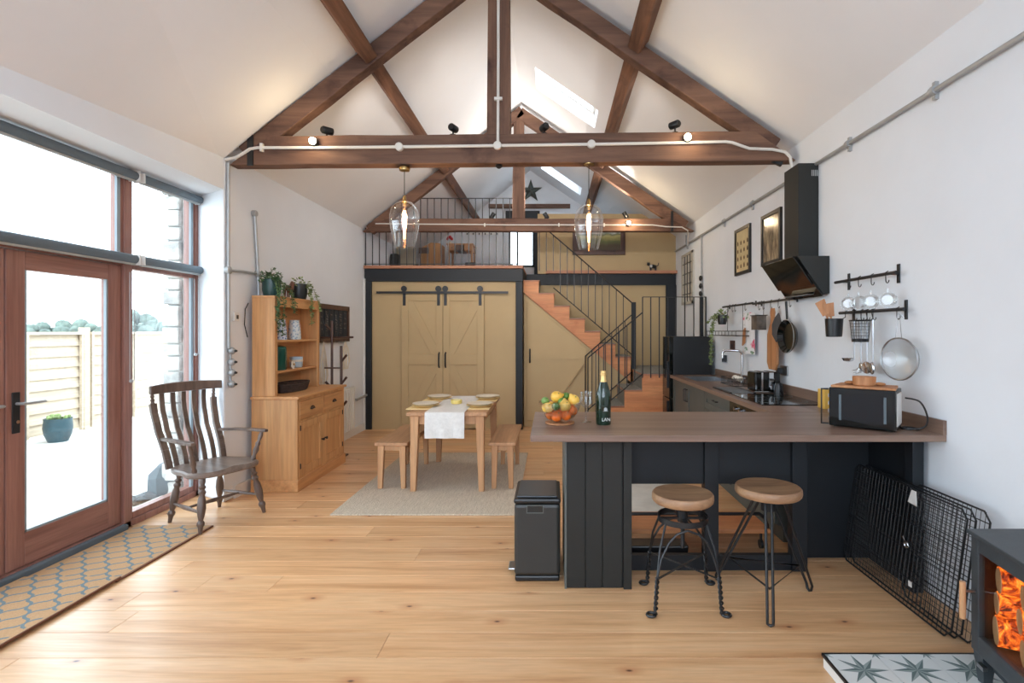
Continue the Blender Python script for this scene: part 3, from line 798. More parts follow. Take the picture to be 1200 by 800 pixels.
for sx in (0, 1):
    for sy in (0, 1):
        x = tx0 + .03 if sx == 0 else tx1 - .11; y = ty0 + .03 if sy == 0 else ty1 - .11
        xo = x if sx == 0 else x + .03; yo = y if sy == 0 else y + .03
        MB().hexa([(xo, yo, .012), (xo + .05, yo, .012), (xo + .05, yo + .05, .012), (xo, yo + .05, .012), (x, y, .715), (x + .08, y, .715), (x + .08, y + .08, .715), (x, y + .08, .715)]).build('leg', m_oak, o, bevel=.004)
for (q, a) in (((tx0 + .11, tx1 - .11, ty0 + .045, ty0 + .065), 0), ((tx0 + .11, tx1 - .11, ty1 - .065, ty1 - .045), 0), ((tx0 + .045, tx0 + .065, ty0 + .11, ty1 - .11), 1), ((tx1 - .065, tx1 - .045, ty0 + .11, ty1 - .11), 1)):
    MB().box(q[0], q[1], q[2], q[3], .635, .715).build('apron', m_oaky if a else m_oak, o)
def bench(x0, x1, y0, y1, lab):
    o = thing('bench', lab, 'bench', ((x0 + x1) / 2, (y0 + y1) / 2, .012), group='dining benches')
    MB().box(x0, x1, y0, y1, .42, .45).build('seat', m_oaky, o, bevel=.005)
    for sx in (0, 1):
        for sy in (0, 1):
            x = x0 + .025 if sx == 0 else x1 - .085; y = y0 + .02 if sy == 0 else y1 - .08
            xo = x if sx == 0 else x + .018; yo = y if sy == 0 else y + .018
            MB().hexa([(xo, yo, .012), (xo + .042, yo, .012), (xo + .042, yo + .042, .012), (xo, yo + .042, .012), (x, y, .42), (x + .06, y, .42), (x + .06, y + .06, .42), (x, y + .06, .42)]).build('leg', m_oak, o, bevel=.003)
    for q in ((x0 + .085, x1 - .085, y0 + .035, y0 + .053), (x0 + .085, x1 - .085, y1 - .053, y1 - .035), (x0 + .04, x0 + .058, y0 + .08, y1 - .08), (x1 - .058, x1 - .04, y0 + .08, y1 - .08)):
        MB().box(*q, .37, .42).build('apron', m_oak, o)
bench(-1.667, -1.355, 4.98, 5.98, 'oak bench on the left side of the dining table')
bench(-.59, -.335, 4.98, 5.98, 'oak bench on the right side of the dining table')
# runner
prof = [(4.868, .515), (4.866, .6), (4.868, .70), (4.872, .748), (4.885, .7525), (5.2, .7525), (6.0, .7525), (6.095, .7525), (6.11, .748), (6.114, .70), (6.112, .55)]
m = MB(); x0, x1 = -1.165, -.80; nx = 14
def runpt(i, k, e):
    x = x0 + (x1 - x0) * i / nx; y, z = prof[k]
    drop = max(0, .74 - z); y += (.012 * math.sin(i * 1.1 + k) * drop * 3) * (-1 if y < 5 else 1)
    if y > 4.862 and y < 4.875 and drop > 0: y = min(y, 4.872)
    yy = y - e if k < 4 else (y + e if k > 7 else y); zz = z + (e if 3 < k < 8 else 0)
    return (x, yy, zz)
for i in range(nx):
    for k in range(len(prof) - 1):
        m.quad(runpt(i, k, .003), runpt(i + 1, k, .003), runpt(i + 1, k + 1, .003), runpt(i, k + 1, .003))
        m.quad(runpt(i, k, 0), runpt(i + 1, k, 0), runpt(i + 1, k + 1, 0), runpt(i, k + 1, 0))
m.build('table_runner', m_linen, smooth=True, label='white linen runner along the table, hanging over its near end', cat='table runner')
mat_names = (((-1.245, 5.25), 'near left'), ((-1.235, 5.85), 'far left'), ((-.71, 5.25), 'near right'), ((-.70, 5.85), 'far right'))
def plate(lab, c):
    o = thing('dinner_plate', lab, 'plate', c, group='place setting plates')
    x, y, z = c
    MB().lathe([(.0, 0), (.075, 0), (.08, .004), (.128, .022), (.13, .026), (.126, .026), (.078, .010), (0, .009)], c, 28).build('plate', m_cream, o, True)
    return o
for (cx, cy), nm in mat_names:
    MB().box(cx - .15 if cx < -1 else cx - .13, cx + (.12 if cx < -1 else .115), cy - .19, cy + .13, .7502, .7545).build('placemat', m_yell, label='pale yellow placemat at the %s place of the table' % nm, cat='placemat', group='yellow placemats', bevel=.001)
    c = (cx, cy, .7565)
    MB().lathe([(.0, 0), (.09, 0), (.10, .004), (.135, .016), (.137, .019), (.132, .019), (.09, .008), (0, .007)], c, 28).build('charger_plate', paint('yellow_glaze_' + nm.replace(' ', '_'), (232, 204, 146), .3, .03), label='yellow rimmed under plate at the %s place' % nm, cat='plate', smooth=True, group='yellow under plates')
    plate('cream dinner plate at the %s place of the table' % nm, (cx, cy, .766))
c = (-.975, 5.44, .757)
o = thing('butter_dish', 'small round yellow pot in the middle of the table runner', 'dish', c)
MB().lathe([(.0, 0), (.05, 0), (.058, .008), (.058, .04), (.052, .04), (.05, .03), (0, .03)], c, 20).build('bowl', paint('yellow_pot', (230, 206, 120), .35, .03), o, True)
MB().lathe([(0, .028), (.049, .028), (.049, .032), (0, .034)], c, 20).build('filling', m_cream, o, True)

# ------------------------------------------------------------ windsor armchair
def armchair():
    o = loc_thing('windsor_armchair', 'dark wooden lath back windsor armchair by the glazing', 'chair')
    # seat outline (x forward, y left)
    out = []
    for a in range(28):
        t = 2 * PI * a / 28; cx, sy = math.cos(t), math.sin(t)
        x = .25 * (abs(cx) ** .6) * (1 if cx > 0 else -1); y = (.285 if x > 0 else .25) * (abs(sy) ** .55) * (1 if sy > 0 else -1)
        out.append((x, y))
    m = MB(); n = len(out); base = len(m.v)
    rings = [(.96, .395), (1.0, .405), (1.0, .425), (.95, .437), (.6, .425), (.25, .42)]
    for (k, z) in rings:
        for (x, y) in out:
            zz = z + (.012 if (z > .43 and x > .15 and abs(y) < .05) else 0) ; m.v.append((x * k, y * k, zz))
    for r in range(len(rings) - 1):
        for j in range(n):
            j2 = (j + 1) % n; A = base + r * n; B = A + n; m.f.append((A + j, A + j2, B + j2, B + j))
    m.f.append(tuple(base + j for j in range(n))[::-1]); e = base + (len(rings) - 1) * n; m.f.append(tuple(e + j for j in range(n)))
    m.build('seat', m_darky, o, True)
    tp = [(0, .017), (.08, .021), (.14, .015), (.18, .026), (.22, .016), (.27, .027), (.32, .018), (.4, .027), (.55, .031), (.68, .024), (.76, .016), (.80, .026), (.84, .026), (.88, .018), (1, .013)]
    feet = [((.17, .2, .40), (.235, .262, 0)), ((.17, -.2, .40), (.235, -.262, 0)), ((-.17, .16, .40), (-.235, .2, 0)), ((-.17, -.16, .40), (-.235, -.2, 0))]
    for p, q in feet: MB().turned(p, q, tp, 12).build('leg', m_dark, o, True)
    sp = [(0, .008), (.3, .013), (.5, .017), (.7, .013), (1, .008)]
    mid = {}
    for s in (1, -1):
        p = Vector((.21, s * .243, .15)); q = Vector((-.215, s * .188, .15)); MB().turned(p, q, sp, 8).build('stretcher', m_dark, o, True)
    MB().turned((0, .212, .15), (0, -.212, .15), sp, 8).build('stretcher', m_dark, o, True)
    # back posts and laths curve backwards
    def back(x_, y0, y1, k):
        # s-curve from the seat to the crest rail
        P = []
        for i in range(9):
            t = i / 8; P.append(Vector((x_ - .02 - .17 * t - .03 * math.sin(PI * t) * (1 if t < .6 else .5) + .02 * math.sin(2 * PI * t), y0 + (y1 - y0) * t, .425 + .575 * t)))
        return P
    for s in (1, -1):
        P = back(-.19, s * .215, s * .245, 0); m = MB()
        for i in range(7): m.beam(P[i], P[i + 1], .046, .026, (1, 0, 0))
        d = (P[8] - P[7]); m.turned(P[7], P[8] + d * .1, [(0, .016), (.2, .012), (.35, .018), (.5, .010), (.7, .015), (1, .010)], 8)
        m.build('back_post', m_dark, o, False)
    for i in range(5):
        y0 = -.15 + .075 * i; P = back(-.205, y0, y0 * 1.12, 0); m = MB()
        for k in range(8): m.beam(P[k], P[k + 1], .036, .012, (1, 0, 0))
        m.build('back_lath', m_dark, o)
    m = MB(); P = []
    for i in range(13):
        t = -1 + i / 6; P.append(Vector((-.36 - .0 + .045 * t * t - .02, .285 * t, 1.035)))
    k = len(m.v); T_ = .02
    for i, p in enumerate(P):
        t = -1 + i / 6; h = .05 - .012 * t * t; m.v += [(p.x - T_, p.y, p.z - .028), (p.x + T_, p.y, p.z - .03), (p.x + T_ - .006, p.y, p.z + h), (p.x - T_ + .002, p.y, p.z + h)]
    for i in range(12):
        A = i * 4; B = A + 4
        for j in range(4): m.f.append((A + j, A + (j + 1) % 4, B + (j + 1) % 4, B + j))
    m.f += [(3, 2, 1, 0), (48, 49, 50, 51)]
    m.build('crest_rail', m_dark, o, False, bevel=.006)
    for s in (1, -1):
        pts = [(-.28, s * .226, .655), (-.12, s * .262, .665), (.05, s * .29, .67), (.17, s * .30, .67), (.215, s * .30, .668)]
        m = MB()
        for i in range(4):
            w = (.035, .04, .048, .056, .03); m.beam(pts[i], pts[i + 1], w[i], .022, (0, 0, 1), w[i + 1], .022)
        m.build('arm', m_dark, o, bevel=.004)
        MB().turned((.13, s * .235, .425), (.165, s * .295, .662), [(0, .012), (.1, .02), (.2, .013), (.35, .023), (.5, .016), (.58, .021), (.66, .012), (.85, .018), (1, .011)], 10).build('arm_support', m_dark, o, True)
    return o
ac = armchair(); ac.location = (-2.70, 4.24, 0); ac.rotation_euler = (0, 0, math.radians(-24))

# ------------------------------------------------------------ dresser
DX0, DX1, DY0, DY1 = -2.80, -2.37, 4.93, 6.06
o = thing('dresser', 'honey pine dresser with open shelves over drawers and doors', 'dresser', (-2.6, 5.5, 0))
m = MB()
m.box(DX0, DX1 - .022, DY0 + .01, DY0 + .03, .1, .865); m.box(DX0, DX1 - .022, DY1 - .03, DY1 - .01, .1, .865); m.box(DX0, DX0 + .015, DY0 + .03, DY1 - .03, .1, .865)
m.box(DX0 + .015, DX1 - .022, DY0 + .03, DY1 - .03, .1, .12)
m.build('carcass', m_pine, o)
MB().box(DX0, DX1 + .012, DY0 - .006, DY1 + .006, 0, .11).build('plinth', m_piney, o, bevel=.005)
MB().box(DX0, DX1 + .022, DY0 - .015, DY1 + .015, .865, .89).build('counter_top', m_piney, o, bevel=.006)
def ff(a, b, c, d, nm='face_frame'): MB().box(DX1 - .022, DX1, a, b, c, d).build(nm, m_pine, o, bevel=.002)
ff(DY0 + .01, DY0 + .05, .11, .865); ff(DY1 - .05, DY1 - .01, .11, .865); ff(DY0 + .05, DY1 - .05, .835, .865); ff(DY0 + .05, DY1 - .05, .64, .66); ff(5.485, 5.505, .66, .835); ff(DY0 + .05, DY1 - .05, .11, .13)
for a, b in ((DY0 + .053, 5.482), (5.508, DY1 - .053)):
    d = MB().box(DX1 - .02, DX1 + .004, a, b, .663, .832).build('drawer', m_piney, o, bevel=.003)
    c = (a + b) / 2; k = MB()
    for i in range(9):
        t = PI * i / 8
        k.ball((DX1 + .012, c + .035 * math.cos(t), .745 + .018 * math.sin(t)), .006, 6, 4)
    k.box(DX1 + .004, DX1 + .022, c - .036, c + .036, .738, .748)
    k.build('cup_handle', m_black, d, True)
for a, b, hs in ((DY0 + .053, 5.493, 1), (5.497, DY1 - .053, -1)):
    d = MB(); X0, X1 = DX1 - .02, DX1 + .002; s_ = .07
    d.box(X0, X1, a, a + s_, .133, .637); d.box(X0, X1, b - s_, b, .133, .637); d.box(X0, X1, a + s_, b - s_, .133, .133 + s_); d.box(X0, X1, a + s_, b - s_, .637 - s_, .637); d.box(X0, X1 - .012, a + s_, b - s_, .2, .57)
    d = d.build('door', m_pine, o, bevel=.002)
    hy = b - .035 if hs > 0 else a + .035
    MB().lathe([(.008, 0), (.008, .014), (.014, .02), (.013, .03), (0, .032)], (DX1 + .002, hy, .39), 12, (1, 0, 0)).build('knob', m_black, d, True)
    hb = a + .008 if hs > 0 else b - .012
    for z in (.2, .56): MB().box(DX1 + .002, DX1 + .008, hb - .004, hb + .008, z, z + .05).build('hinge', m_black, d)
# hutch
HX0, HX1, HY0, HY1, HZ = -2.80, -2.585, 4.95, 5.9, 1.835
m = MB(); m.box(HX0, HX1 - .02, HY0, HY0 + .022, .89, HZ - .02).build('side_panel', m_pine, o, bevel=.002)
MB().box(HX0, HX1 - .02, HY1 - .022, HY1, .89, HZ - .02).build('side_panel', m_pine, o, bevel=.002)
MB().box(HX0, HX0 + .012, HY0 + .022, HY1 - .022, .89, HZ - .02).build('back_panel', m_piney, o)
MB().box(HX0, HX1 + .004, HY0 - .006, HY1 + .006, HZ - .02, HZ).build('top_board', m_piney, o, bevel=.003)
for z in (1.395, 1.10): MB().box(HX0 + .012, HX1 - .008, HY0 + .022, HY1 - .022, z, z + .02).build('shelf', m_piney, o, bevel=.002)
for a, b, c, d in ((HY0, HY0 + .05, .89, HZ - .02), (HY1 - .05, HY1, .89, HZ - .02)): MB().box(HX1 - .02, HX1, a, b, c, d).build('hutch_frame', m_pine, o, bevel=.002)
MB().box(HX1 - .02, HX1, HY0 + .05, HY1 - .05, HZ - .1, HZ - .02).build('hutch_frame', m_piney, o)
# dresser contents
def jug(c, r, h, col, lab, spots, gapang=0.0):
    o = thing('jug', lab, 'jug', c, group='patterned jugs on the top dresser shelf')
    t = NT('glaze'); v = t.coords(); vo = t.n('ShaderNodeTexVoronoi'); vo.inputs['Scale'].default_value = 42; t.l(v, vo.inputs['Vector'])
    t.col(t.ramp(vo.outputs['Distance'], [(.25, lin(spots)), (.45, lin(col))])); t.set(Roughness=.25)
    MB().lathe([(0, 0), (r, 0), (r, .01), (r * .95, h * .4), (r * .72, h * .92), (r * .76, h), (r * .66, h), (r * .62, h * .9), (r * .8, .03), (0, .03)], c, 20).build('body', t.m, o, True)
    x, y, z = c; a = gapang; dx, dy = math.sin(a), math.cos(a)
    MB().tube([(x + dx * r * .7, y + dy * r * .7, z + h * .88), (x + dx * r * 1.5, y + dy * r * 1.5, z + h * .92), (x + dx * r * 2.0, y + dy * r * 2.0, z + h * .7), (x + dx * r * 1.9, y + dy * r * 1.9, z + h * .45), (x + dx * r * 1.3, y + dy * r * 1.3, z + h * .25), (x + dx * r * .9, y + dy * r * .9, z + h * .2)], .008, 8).build('handle', paint('pink_glaze', (200, 148, 128), .3), o, True)
SZ1 = 1.4155; SZ2 = 1.1205
jug((-2.68, 5.02, SZ1), .055, .19, (188, 206, 226), 'jug half hidden behind the left upright on the top dresser shelf', (90, 120, 170))
jug((-2.68, 5.24, SZ1), .058, .20, (206, 216, 230), 'blue and white patterned jug on the top dresser shelf', (70, 100, 160))
jug((-2.68, 5.52, SZ1), .065, .20, (214, 220, 220), 'pale speckled jug right of the blue one on the dresser', (150, 176, 196))
c = (-2.69, 5.18, SZ2); o = thing('storage_tin', 'large dark green enamel tin on the middle dresser shelf', 'tin', c)
MB().lathe([(0, 0), (.088, 0), (.09, .005), (.09, .21), (.085, .215), (0, .215)], c, 24).build('body', paint('green_enamel', (18, 72, 62), .2, .1), o, True)
MB().lathe([(0, .215), (.085, .215), (.085, .228), (.04, .24), (.012, .242), (.014, .255), (0, .258)], c, 24).build('lid', paint('green_enamel_lid', (22, 78, 66), .2, .1), o, True)
c = (-2.69, 5.58, SZ2); o = thing('mug', 'blue and white striped mug on the middle dresser shelf', 'mug', c)
MB().lathe([(0, 0), (.055, 0), (.062, .01), (.064, .11), (.059, .11), (.056, .02), (0, .02)], c, 20).build('body', paint('pale_blue_glaze', (176, 196, 210), .3, .06), o, True)
MB().lathe([(.0632, .06), (.066, .062), (.066, .08), (.0636, .082)], c, 20).build('stripe', m_cream, o, True)
MB().tube([(-2.69, 5.64, 1.215), (-2.69, 5.675, 1.205), (-2.69, 5.675, 1.16), (-2.69, 5.64, 1.145)], .006, 6).build('handle', m_cream, o, True)
c = Vector((-2.615, 5.36, SZ2 + .045)); m = MB()
for k in range(5): m.ball(c + Vector((0, .024 * math.cos(k * 1.257), .024 * math.sin(k * 1.257))), .018, 8, 6, (.5, 1, 1))
o = thing('porcelain_flower', 'small white porcelain flower in front of the green tin', 'ornament', (c.x, c.y, SZ2))
m.build('petals', m_cream, o, True); MB().ball(c + Vector((.008, 0, 0)), .01, 8, 6).build('centre', m_brass, o, True); MB().lathe([(.014, 0), (.008, .03)], (c.x, c.y, SZ2), 8).build('base', m_cream, o, True)
c = (-2.66, 5.43, .892); o = thing('wicker_tray', 'oval dark woven basket tray on the dresser counter', 'basket', c)
m = MB()
for k in range(5): m.tube([(c[0] + (.1 + .006 * k) * math.cos(t), c[1] + (.25 + .006 * k) * math.sin(t), c[2] + .012 + .017 * k) for t in [2 * PI * i / 28 for i in range(28)]], .009, 6, True)
m.build('woven_rim', paint('dark_wicker', (56, 44, 40), .7, .3, 30), o, True)
m = MB(); m.lathe([(0, 0), (.1, 0), (.1, .01), (0, .01)], (0, 0, 0), 28); m.xform(Matrix.Translation(Vector(c)) @ Matrix.Diagonal((1, 2.5, 1, 1))); m.build('base', paint('dark_wicker_base', (50, 38, 34), .7, .3, 30), o)
# plants and horse on top
def trailing(c, r, h, potcol, leafm, lab, strands, n_top, cat='plant', potm=None):
    o = thing('trailing_plant', lab, 'plant', c)
    MB().lathe([(0, 0), (r * .8, 0), (r, h * .4), (r * .95, h), (r * .85, h), (r * .8, h * .8), (0, h * .8)], c, 18).build('pot', potm or paint('pot_glaze', potcol, .35, .08), o, True)
    st = MB(); lf = MB(); C = Vector(c)
    def leaf(p, s_=.02):
        a = Vector((random.uniform(-1, 1), random.uniform(-1, 1), random.uniform(-.6, .6))).normalized(); b = a.cross(Vector((random.uniform(-1, 1), random.uniform(-1, 1), 1)).normalized())
        lf.quad(p - a * s_, p + b * s_ * .6, p + a * s_, p - b * s_ * .6)
    for (pts) in strands:
        P = [C + Vector(q) for q in pts]; st.tube(P, .0025, 4)
        for i in range(len(P) - 1):
            L = (P[i + 1] - P[i]).length
            for k in range(int(L / .007)):
                leaf(P[i] + (P[i + 1] - P[i]) * random.random() + Vector((random.uniform(-.018, .018), random.uniform(-.018, .018), random.uniform(-.01, .01))))
    for k in range(n_top):
        t = random.uniform(0, 2 * PI); q = math.sqrt(random.random()) * r * 1.25
        leaf(C + Vector((q * math.cos(t), q * math.sin(t), h + random.uniform(-.04, .07))), .022)
    st.build('stems', m_leaf2, o); lf.build('leaves', leafm, o, kind='stuff')
trailing((-2.68, 5.07, HZ), .085, .16, (34, 66, 62), m_leaf, 'trailing plant in a dark green pot at the left end of the dresser top',
         [[(.02, -.02, .17), (.10, -.06, .15), (.12, -.08, 0), (.115, -.085, -.15), (.12, -.09, -.3), (.12, -.1, -.36)], [(.03, 0, .17), (.11, .0, .12), (.12, .0, -.1), (.12, -.01, -.25), (.12, -.03, -.38)],
          [(.03, -.04, .17), (.09, -.1, .14), (.12, -.11, 0), (.12, -.13, -.24)], [(0, .06, .16), (.1, .14, .1), (.12, .16, -.0), (.12, .17, -.12)], [(0, .05, .16), (.1, .2, .06), (.12, .22, -.06), (.12, .21, -.16)], [(0, 0, .17), (-.02, .02, .24), (.03, .0, .27)]], 160)
trailing((-2.68, 5.62, HZ), .085, .165, (30, 36, 40), m_leaf2, 'trailing plant in a dark round pot at the right end of the dresser top',
         [[(.0, .06, .17), (.08, .13, .15), (.1, .2, .05), (.105, .25, -.05), (.105, .27, -.12)], [(.02, .02, .17), (.1, .04, .16), (.12, .05, -.02), (.12, .04, -.2), (.12, .04, -.28)], [(.04, -.02, .17), (.11, -.0, .12), (.125, .0, 0), (.125, .01, -.08)]], 26)
c = Vector((-2.66, 5.36, HZ)); o = thing('horse_figurine', 'small brown horse figurine standing between the two plants', 'figurine', c)
m_h = paint('brown_horse', (110, 72, 56), .5, .1)
m = MB(); m.tube([c + Vector((0, -.06, .095)), c + Vector((0, -.03, .1)), c + Vector((0, .02, .1)), c + Vector((0, .045, .105)), c + Vector((0, .065, .14)), c + Vector((0, .075, .165)), c + Vector((0, .1, .155)), c + Vector((0, .115, .14))], [.018, .03, .028, .03, .022, .016, .016, .009], 8)
for (y, x) in ((-.055, .015), (-.045, -.015), (.03, .015), (.04, -.015)): m.tube([c + Vector((x, y, .09)), c + Vector((x, y + .004, .05)), c + Vector((x, y - .002, .0))], [.013, .007, .006], 6)
m.build('body', m_h, o, True)
MB().tube([c + Vector((0, -.075, .1)), c + Vector((0, -.095, .07)), c + Vector((0, -.09, .03))], [.006, .011, .004], 6).build('tail', m_dark, o, True)

# ------------------------------------------------------------ coat rack, chalkboard, radiator
o = thing('coat_rack', 'dark brown standing coat rack with angled pegs beside the dresser', 'coat rack', (-2.55, 6.4, 0))
def pole(px, Y, y_top, z0=0, r=.016): 
    x = SX(px, Y); MB().tube([(x, Y, z0), (x, Y, SZ(y_top, Y))], r, 8).build('pole', m_rackw, o, True); return x
xa = pole(400, 6.35, 405); xb = pole(389, 6.45, 376)
def peg(x, Y, z, s, k=-.2): MB().tube([(x, Y, z), (x + s * .07, Y + k * .1, z + .085)], [.012, .015], 8).build('peg', m_rackw, o, True)
for py in (424, 450, 478): peg(xa, 6.35, SZ(py, 6.35), 1)
for py, s in ((388, -1), (455, -1)): peg(xb, 6.45, SZ(py, 6.45), s)
MB().tube([(SX(373.8, 6.45), 6.45, SZ(395.5, 6.45)), (SX(414, 6.45), 6.45, SZ(395, 6.45))], .012, 8).build('cross_bar', m_rackw, o, True)
for py in (431, 480): MB().tube([(xb - .09, 6.45, SZ(py, 6.45)), (xb, 6.45, SZ(py, 6.45)), (xa, 6.35, SZ(py, 6.35))], .009, 8).build('cross_bar', m_rackw, o, True)
MB().box(xa - .035, xa + .06, 6.3, 6.42, 0, .018).build('foot', m_rackw, o, bevel=.004); MB().box(xb - .04, xb + .05, 6.43, 6.53, 0, .018).build('foot', m_rackw, o, bevel=.004)
CX = LX + .03
cy0, cy1 = WX(372, 380, CX).y, WX(408.5, 380, CX).y; cz0, cz1 = 1.36, 1.84
o = thing('chalkboard', 'brown framed chalkboard of dark strips with faint chalk writing on the left wall', 'chalkboard', (CX, (cy0 + cy1) / 2, cz0))
for a, b, c, d in ((cy0, cy1, cz1 - .06, cz1), (cy0, cy1, cz0, cz0 + .07), (cy0, cy0 + .05, cz0, cz1), (cy1 - .05, cy1, cz0, cz1)): MB().box(LX, CX + .015, a, b, c, d).build('frame', m_rackw, o, bevel=.002)
nst = 6; m_slate = paint('slate_board', (42, 46, 52), .7, .12, 12); m_chalk = paint('chalk', (150, 140, 128), .9)
for i in range(nst):
    a = cy0 + .05 + (cy1 - cy0 - .1) * i / nst; b = cy0 + .05 + (cy1 - cy0 - .1) * (i + 1) / nst
    s_ = MB().box(LX, CX, a + .012, b - .012, cz0 + .07, cz1 - .06).build('slate_strip', m_slate, o)
    m = MB(); zz = cz1 - .09 - random.uniform(0, .05)
    while zz > cz0 + .12:
        for q in range(2): m.beam((CX + .001, a + .03 + random.uniform(0, .05), zz + random.uniform(-.01, .01)), (CX + .001, a + .05 + random.uniform(0, .06), zz - random.uniform(.0, .02)), .002, .004, (1, 0, 0))
        zz -= .03 if i in (1, 3, 4) else .07
    m.build('chalk_writing', m_chalk, s_)
for i in range(7): MB().tube([(CX + .01, cy0 + .07 + i * (cy1 - cy0 - .14) / 6, cz0 + .03), (CX + .035, cy0 + .07 + i * (cy1 - cy0 - .14) / 6, cz0 + .0), (CX + .04, cy0 + .07 + i * (cy1 - cy0 - .14) / 6, cz0 + .02)], .004, 5).build('hook', m_black, o)
for (px0, px1, y0, y1, lab) in ((375, 384, 402, 452, 'long pale string bag hanging under the left end of the chalkboard'), (400, 410, 401, 433, 'pale string bag hanging under the right end of the chalkboard')):
    a = WX(px0, y0, CX + .035); b = WX(px1, y1, CX + .035); zc = 1.37; L = (y1 - y0) / 84
    m = MB()
    cy = (a.y + b.y) / 2; w2 = (b.y - a.y) / 2
    for k in range(9):
        t = -1 + k / 4; m.tube([(CX + .03, cy, zc), (CX + .03 + .01 * math.cos(k), cy + t * w2 * .7, zc - L * .3), (CX + .03 + .02 * math.sin(k * 2), cy + t * w2, zc - L * .7), (CX + .03, cy + t * w2 * .6, zc - L)], .006, 5)
    m.build('string_bag', m_cream, label=lab, cat='bag')
ry0, ry1 = 6.72, WX(416, 480, LX + .06).y
o = thing('radiator', 'white panel radiator low on the left wall behind the coat rack', 'radiator', (LX + .05, (ry0 + ry1) / 2, .1))
m = MB().box(LX + .03, LX + .05, ry0, ry1, .1, .72).build('panel', m_white, o)
nn = 11
for i in range(nn):
    y = ry0 + (ry1 - ry0) * (i + .5) / nn; MB().box(LX + .05, LX + .066, y - .022, y + .022, .12, .70).build('rib', m_white, o, bevel=.006)
for y in (ry0 + .1, ry1 - .1): MB().box(LX, LX + .03, y, y + .03, .3, .34).build('bracket', m_white, o)
MB().lathe([(.01, 0), (.01, .05), (.016, .055), (.016, .09), (0, .09)], (LX + .05, ry1 + .012, .62), 10).build('valve', m_white, o, True)
o = thing('wall_pipe', 'short grey pipe fixed low on the left wall beside the radiator', 'pipe', (LX, 7.8, .6))
pz = SZ(466, 7.85); MB().tube([(LX + .05, 7.62, pz), (LX + .05, 8.03, pz + .02)], .018, 10).build('pipe', m_galv, o, True)
for y in (7.68, 7.97): MB().tube([(LX, y, pz), (LX + .05, y, pz)], .012, 8).build('clip', m_galv, o, True)

# ------------------------------------------------------------ conduits
WC = LX + .02
def wl(px, py): return WX(px, py, WC)
o = thing('wall_conduit', 'galvanised conduit running down the left wall from the near truss', 'conduit', (WC, 4.7, 1.2))
P = [wl(262.5, 188), wl(261, 200), wl(260.5, 225), wl(264, 250), wl(264.5, 290), wl(265, 316)]
for p in P: p.y = max(p.y, 4.645)
MB().tube(P, .014, 8).build('pipe', m_galv, o, True)
Pj = P[-1]; Q = wl(302.5, 321); Rr = wl(298.5, 250)
MB().tube([Pj, wl(268, 408)], .014, 8).build('pipe', m_galv, o, True)
MB().tube([Pj, wl(285, 318), Q], .011, 8).build('pipe', m_galv, o, True)
MB().tube([Rr, Q, wl(303, 346)], .014, 8).build('pipe', m_galv, o, True)
for p, r in ((Pj, .034), (Q, .032), (Rr, .03)):
    MB().lathe([(0, 0), (r, 0), (r, .035), (r * .7, .042), (0, .042)], p - Vector((.02, 0, 0)), 12, (1, 0, 0)).build('junction_box', m_galv, o, True)
o = thing('switch_column', 'column of four round steel switches on the left wall', 'switch', wl(270, 430))
for py in (411, 424, 436.5, 450):
    p = wl(270, py); s_ = MB().ball(p + Vector((.012, 0, 0)), .032, 14, 10).build('switch_box', m_galv, o, True)
    MB().lathe([(.012, 0), (.01, .02), (0, .022)], p + Vector((.04, 0, 0)), 10, (1, -.4, 0)).build('dolly', m_black, s_, True)
MB().tube([wl(268, 408), wl(270, 411), wl(270, 450)], .010, 8).build('link_pipe', m_galv, o, True)
p = wl(277, 371); o = thing('thermostat', 'small white thermostat on the left wall beside the dresser', 'thermostat', p)
MB().box(LX, LX + .025, p.y - .035, p.y + .035, p.z - .04, p.z + .04).build('case', m_white, o, bevel=.004)
MB().box(LX + .025, LX + .028, p.y - .005, p.y + .022, p.z - .02, p.z + .015).build('screen', m_black, o)
MB().tube([wl(291, 355), wl(287.5, 362), wl(286.5, 380), wl(290, 395)], .005, 6).build('cable', m_black, label='thin dark cable looping out behind the dresser', cat='cable')
# beam conduit
BY = Y1 - .016
def bp(px, py): return W(px, py, BY)
o = thing('beam_conduit', 'white conduit along the near tie beam and up its king post', 'conduit', bp(583, 170))
MB().tube([bp(264, 187), bp(277, 184.5), bp(286, 179), bp(293, 174.5), bp(302, 173), bp(370, 173), bp(468, 172), bp(583, 170.5), bp(693, 169), bp(800, 167.2), bp(850, 166), bp(858, 167), bp(878, 174), bp(905, 175), bp(920, 178), bp(926, 184), bp(928, 196), bp(927.5, 214)], .0135, 8).build('pipe', m_whitep, o, True)
MB().tube([bp(583.5, 170), bp(584, 60), bp(584, -60)], .0125, 8).build('pipe', m_whitep, o, True)
for px, py in ((468, 172), (583, 170.5), (693, 169)):
    MB().lathe([(0, 0), (.036, 0), (.036, .03), (.03, .036), (0, .036)], bp(px, py) + Vector((0, .015, 0)), 16, (0, -1, 0)).build('junction_box', m_whitep, o, True)
for px, py in ((307, 173), (584, 116)):
    c = bp(px, py); MB().box(c.x - .012, c.x + .012, BY - .018, BY + .012, c.z - .035, c.z + .035).build('saddle', m_whitep, o) if py > 150 else MB().box(c.x - .035, c.x + .035, BY - .018, BY + .012, c.z - .012, c.z + .012).build('saddle', m_whitep, o)
BY2 = Y2 - .012
o = thing('beam_conduit', 'thin white conduit along the far tie beam', 'conduit', W(600, 264, BY2))
MB().tube([W(440, 262, BY2), W(600, 263.5, BY2), W(765, 263.5, BY2), W(780, 265.5, BY2), W(799, 266, BY2), W(806, 270, BY2), WX(806, 288, RX - .03)], .009, 6).build('pipe', m_whitep, o, True)
for px in (568, 655, 708):
    c = W(px, 263.5, BY2); MB().box(c.x - .01, c.x + .01, BY2 - .012, BY2 + .01, c.z - .025, c.z + .025).build('saddle', m_whitep, o)
